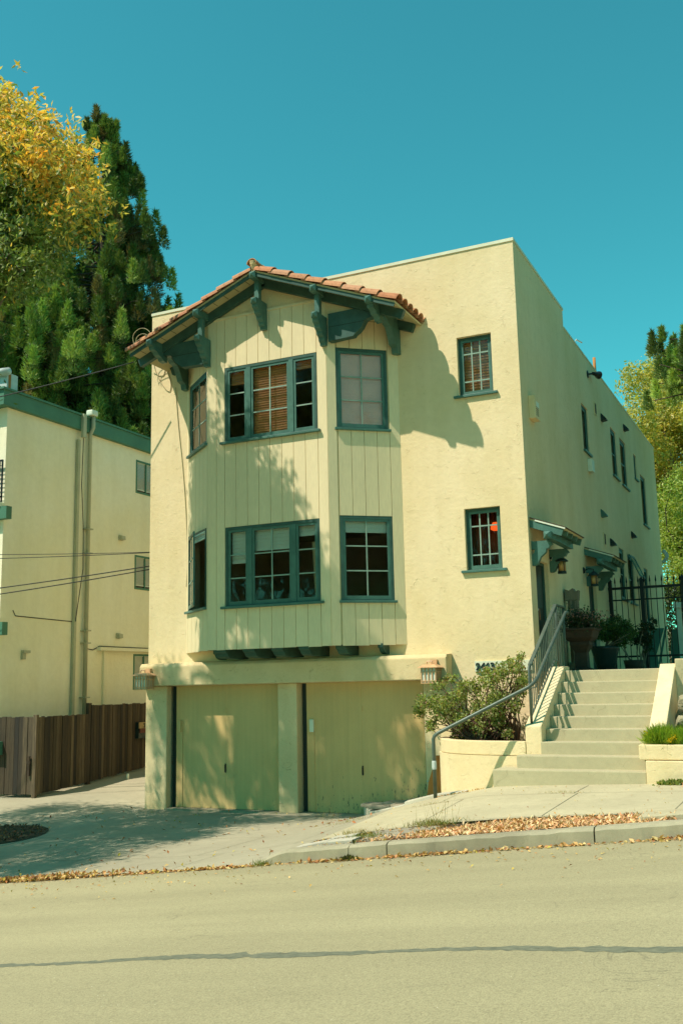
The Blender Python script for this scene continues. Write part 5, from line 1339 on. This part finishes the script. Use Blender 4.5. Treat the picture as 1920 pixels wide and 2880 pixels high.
pts = pts[(pts[:, 1] < -.05)]
leaves("foliage", pts, .047, palette(len(pts), [(.22, .28, .07), (.30, .36, .10), (.14, .18, .05), (.46, .48, .22), (.42, .28, .18)], [4, 4, 3, 2, 1.3]), M['leaf'], FBu, aspect=.62, up=((0, -.1, .25), 1))
t = MB(); bp = [(-.55, -.75, -.96), (-.15, -.85, -.96), (-.3, -.6, -.96), (-.8, -.9, -.96)]
for i, c in enumerate(C[:, :3]):
    b = np.array(bp[i % 4]); mid = b + (c - b) * .5 + rng.normal(size=3) * .06 - np.array([0, 0, .05]); limb(t, b, mid, .018, .010, .1); limb(t, mid, c, .010, .004, .12)
t.build("stems", simple("dark_red_stems", (.12, .065, .04), .8, .3), FBu, smooth=True)
# right planter flowers
YF_ = empty("yellow_flowering_plant", (2.15, -2.0, -.86), "bright green feathery plant with yellow flowers on the right planter", "plant")
n = 3000; b = np.stack([rng.uniform(1.97, 2.48, n), rng.uniform(-2.3, -1.7, n), np.full(n, -.86)], 1)
leaves("foliage", b, .14 + .13 * np.abs(np.sin(b[:, 0] * 9 + 1)) * rng.uniform(.5, 1, n), palette(n, [(.22, .34, .02), (.30, .42, .03), (.16, .26, .02)], [4, 3, 2]), M['leaf'], YF_, aspect=.05, up=((0, 0, 1.3), .55))
fl = np.array([at(1816, 2064, 1, -2.2), at(1885, 2078, 1, -2.28), at(1893, 2074, 1, -2.28), at(1897, 2076, 1, -2.25), at(1882, 2082, 1, -2.3)]); fp = np.repeat(fl, 26, 0) + rng.normal(size=(130, 3)) * .012
leaves("flowers", fp, .03, palette(130, [(.8, .58, .02)], [1]), M['leaf'], YF_, aspect=.8)
def weed(name, c, r, n, h, cols, w, label, cat="weed", asp=.08, upv=1.1, kind=None):
    kind = 'stuff' if name == 'grass_tuft' else None
    x = c[0] + rng.normal(size=n) * r[0]; y = c[1] + rng.normal(size=n) * r[1]; z = np.array([G(a, b) if b > -5.95 else road(a, b) for a, b in zip(x, y)])
    o = leaves(name, np.stack([x, y, z], 1), h, palette(n, cols, w), M['leaf'], None, (c[0], c[1], z.min()), aspect=asp, up=((0, 0, upv), .8)); tag(o, label, cat)
    if kind: o['kind'] = kind
    return o
GRN = [(.20, .25, .05), (.28, .30, .08), (.12, .17, .03)]; DRY = [(.45, .36, .16), (.38, .3, .12), (.28, .26, .09)]
weed("weed_plant", (2.38, -2.47), (.12, .03), 260, .07, GRN, [3, 3, 2], "small leafy weed at the foot of the right planter", asp=.6, upv=.7)
weed("grass_tuft", (.0, -4.95), (.16, .05), 320, .09, GRN + DRY, [2, 2, 1, 2, 2, 2], "tallest grass tuft at the sidewalk edge before the mulch")
weed("grass_tuft", (.05, -4.95), (.12, .04), 16, .30, DRY, [1, 1, 1], "dry tall stalks standing out of the grass tuft", asp=.014, upv=3)
weed("grass_tuft", (-.95, -5.0), (.12, .05), 130, .08, DRY, [2, 2, 2], "dry straw-coloured tuft beside the brick pavers")
weed("grass_tuft", (-.62, -5.45), (.10, .05), 170, .07, GRN, [2, 2, 2], "low green tuft between the strip pavers")
weed("grass_tuft", (-1.9, -3.1), (.16, .025), 120, .05, DRY + GRN, [2, 2, 2, 1, 1, 1], "flat weeds in the sidewalk joint near the handrail")
weed("grass_tuft", (-.75, -3.1), (.12, .02), 80, .04, DRY, [2, 2, 2], "flat dry weeds in the middle of the sidewalk joint")
weed("grass_tuft", (1.0, -3.1), (.14, .02), 90, .04, DRY, [2, 2, 2], "flat dry weeds in the sidewalk joint below the stairs")
weed("grass_tuft", (-1.62, -6.02), (.06, .03), 110, .08, GRN, [2, 2, 2], "green tuft growing where the kerb starts")
weed("weed_plant", (-.56, -6.02), (.045, .03), 120, .06, [(.08, .08, .03), (.12, .13, .04)], [1, 1], "dark dry weed growing out of the kerb crack", asp=.5, upv=.6)
weed("weed_plant", (-2.2, -1.35), (.10, .06), 160, .05, GRN, [2, 2, 2], "small green weed in front of the garage platform", asp=.5, upv=.6)
weed("grass_tuft", (-3.3, -1.0), (.10, .06), 18, .2, DRY, [1, 1, 1], "few dry stalks by the right garage door", asp=.02, upv=3)

# ================================================================ litter
LIT = [(.50, .27, .10), (.58, .38, .13), (.42, .17, .06), (.62, .45, .18), (.30, .13, .05), (.55, .42, .06)]
def litter(name, pts, size, cols, w, label, zoff=.006, kind='stuff', aspect=.55, flat=.35):
    n = len(pts); d = rng.normal(size=(n, 3)) * np.array([1, 1, flat]); d /= np.linalg.norm(d, axis=1)[:, None]
    e = np.cross(d, np.array([0, 0, 1.0]) + rng.normal(size=(n, 3)) * .35); e /= np.linalg.norm(e, axis=1)[:, None]; f = np.cross(d, e); f *= np.sign(f[:, 2:3])
    L = (size * rng.uniform(.5, 1.3, n))[:, None]; w_ = L * aspect
    up_ = np.abs(d[:, 2:3]) * L * .5
    c = pts + np.array([0, 0, zoff]); c[:, 2:3] += up_
    V = np.stack([c - d * L * .5, c + e * w_ * .5 + f * w_ * .3, c + d * L * .5, c - e * w_ * .5 + f * w_ * .3], 1).reshape(-1, 3)
    base = np.array([pts[:, 0].mean(), pts[:, 1].mean(), pts[:, 2].mean()]); V -= base
    me = bpy.data.meshes.new(name); me.vertices.add(4 * n); me.vertices.foreach_set("co", V.ravel()); idx = np.arange(n) * 4
    T = np.stack([idx, idx + 1, idx + 2, idx, idx + 2, idx + 3], 1).reshape(-1, 3); me.loops.add(T.size); me.loops.foreach_set("vertex_index", T.ravel().astype(np.int32)); me.polygons.add(len(T)); me.polygons.foreach_set("loop_start", (np.arange(len(T)) * 3).astype(np.int32)); me.update(calc_edges=True)
    ca = me.color_attributes.new("tint", 'FLOAT_COLOR', 'POINT'); C4 = np.ones((n, 4, 4)); C4[:, :, :3] = palette(n, cols, w, .3)[:, None, :]; ca.data.foreach_set("color", C4.ravel()); me.materials.append(M['litter'])
    o = bpy.data.objects.new(name, me); COL.objects.link(o); o.location = base; o['kind'] = kind; o['label'] = label; o['category'] = "leaf litter"; return o
def gpts(x, y): return np.stack([x, y, [max(G(a, b), -99) if b > -5.98 else road(a, b) for a, b in zip(x, y)]], 1)
# gutter line
n = 3000; x = rng.uniform(-6.2, 4.2, n); dens = .45 + .55 * np.sin(x * 1.3 + 1) * np.sin(x * 3.7) + .35 * (x < -2.0); keep = rng.random(n) < np.clip(dens, .12, 1); x = x[keep]
y = -6.02 - np.abs(rng.normal(0, .05, len(x))) ; litter("gutter_leaves", np.stack([x, y, [road(a, b) for a, b in zip(x, y)]], 1), .055, LIT, [3, 4, 2, 4, 1, .6], "fallen leaves gathered along the gutter")
n = 700; x = rng.normal(-4.6, .55, n); y = -5.98 - np.abs(rng.normal(0, .09, n)); litter("leaf_pile", np.stack([x, y, [max(road(a, b), zg(a)) + .01 for a, b in zip(x, y)]], 1), .055, LIT, [3, 4, 2, 3, 2, .6], "denser brown leaf pile at the left end of the gutter", .02, flat=.8)
n = 420; x = rng.uniform(-6.5, 4.5, n); y = -6.05 - np.abs(rng.normal(0, .75, n)); litter("road_leaves", np.stack([x, y, [road(a, b) for a, b in zip(x, y)]], 1), .036, LIT, [3, 4, 1, 4, 1, 1], "scattered leaf bits on the asphalt")
n = 230; x = rng.uniform(-9, -1.6, n); y = rng.uniform(-5.9, -.2, n); litter("driveway_leaves", gpts(x, y), .055, LIT, [3, 2, 3, 1, 3, 2], "scattered leaves on the driveway", flat=.7)
n = 120; x = rng.uniform(-1.4, 3, n); y = rng.uniform(-4.7, -2.5, n); litter("sidewalk_leaves", gpts(x, y), .03, LIT, [3, 4, 1, 4, 1, 1], "few leaf bits on the sidewalk")
# mulch bed
n = 5200; x = rng.uniform(.0, 2.75, n); lo = -5.84 + .02; hi = -4.95 - np.clip(.9 - x, 0, .9) * .6; y = lo + (hi - lo) * rng.random(n); x = x - (rng.random(n) < .12) * rng.uniform(0, .5, n)
litter("wood_mulch", gpts(x, y), .062, [(.70, .42, .20), (.76, .52, .26), (.60, .30, .13), (.80, .60, .34), (.40, .20, .10)], [4, 4, 2.5, 3, 1], "orange-brown wood chip mulch in the planting strip", -.008, aspect=.32, flat=.45)
n = 900; x = rng.uniform(-1.5, 0.2, n); y = rng.uniform(-5.8, -4.85, n); litter("strip_leaves", gpts(x, y), .035, LIT, [4, 4, 2, 3, 1, .5], "leaf litter between the strip pavers", -.004)
n = 520; x = rng.normal(-2.3, .32, n); y = rng.normal(-1.3, .10, n) - (x + 2.3) * .2; litter("corner_leaves", gpts(x, y), .04, [(.40, .14, .07), (.5, .22, .1), (.3, .1, .05)], [3, 2, 2], "reddish leaves heaped before the garage platform", flat=.8)
n = 160; tt = rng.random(n); x = -1.0 + tt * .75; y = -2.12 - .04 * rng.random(n) - tt * .08; litter("divider_leaves", gpts(x, y), .03, LIT, [3, 4, 1, 4, 1, 1], "leaf bits along the low divider")
n = 700; x = rng.uniform(-9.4, -7.6, n); y = rng.uniform(-3.9, -2.2, n); kp = ((x + 8.5) / .95) ** 2 + ((y + 3.0) / .75) ** 2 < 1; litter("tree_pit_leaves", gpts(x[kp], y[kp]), .06, [(.16, .08, .04), (.25, .14, .06), (.1, .06, .03)], [1, 1, 1], "dark leaves filling the tree pit at the left edge", .02, flat=.8)
n = 160; x = rng.uniform(2.45, 3.0, n); y = rng.uniform(-2.75, -2.5, n); litter("planter_leaves", gpts(x, y), .045, [(.5, .22, .1), (.6, .3, .14)], [1, 1], "reddish leaves heaped at the right planter foot", .01, flat=.8)
tp = MB(); P = [( -8.5 + 1.0 * math.cos(a), -3.0 + .8 * math.sin(a)) for a in np.linspace(0, 2 * PI, 25)[:-1]]; tp.add([(x, y, G(x, y) + .012) for x, y in P], [tuple(range(24))]); struct(tp.build("tree_pit_soil", M['soil']))
# strip pavers and slabs
def paver(cx, cy, a, b, rot, mat, label, name="paving_slab", h=.025):
    ca, sa = math.cos(rot), math.sin(rot); P = []
    for z in (0, 1):
        for u, v in ((-a, -b), (a, -b), (a, b), (-a, b)):
            x = cx + u * ca - v * sa; y = cy + u * sa + v * ca; P.append((x, y, G(x, y) + (h if z else -.05)))
    m = MB().add(P, [(3, 2, 1, 0), (4, 5, 6, 7), (0, 1, 5, 4), (1, 2, 6, 5), (2, 3, 7, 6), (3, 0, 4, 7)]); return tag(m.build(name, mat, bevel=.006), label, "paving slab", "slabs set in the planting strip")
paver(-1.22, -5.52, .20, .16, .1, M['slab'], "pale slab nearest the driveway in the planting strip")
paver(-1.02, -5.12, .16, .12, .1, M['slab'], "small pale slab behind the nearest one by the sidewalk")
paver(-.83, -5.60, .17, .14, .05, M['slab'], "second pale slab from the driveway in the planting strip")
paver(2.62, -5.25, .26, .34, .05, M['walk'], "pale concrete slab at the right end of the mulch bed", h=.035)
bp_ = MB()
for i in range(5):
    for j in range(7):
        x = -.66 + j * .115 + (i % 2) * .05; y = -5.50 + i * .13 + rng.normal(0, .004)
        if x > .05 + .3 * rng.random(): continue
        z = G(x, y); bp_.box(x - .052, x + .052, y - .058, y + .058, z - .05, z + .005 + rng.normal(0, .004))
tag(bp_.build("cobble_patch", M['stone'], bevel=.004), "patch of worn grey-brown cobbles between the slabs and the mulch", "paving")

# every top-level object that is not a thing gets a kind
for o in COL.objects:
    if o.parent is None and o.type in {'MESH', 'EMPTY'} and 'kind' not in o and 'label' not in o: o['kind'] = 'structure'
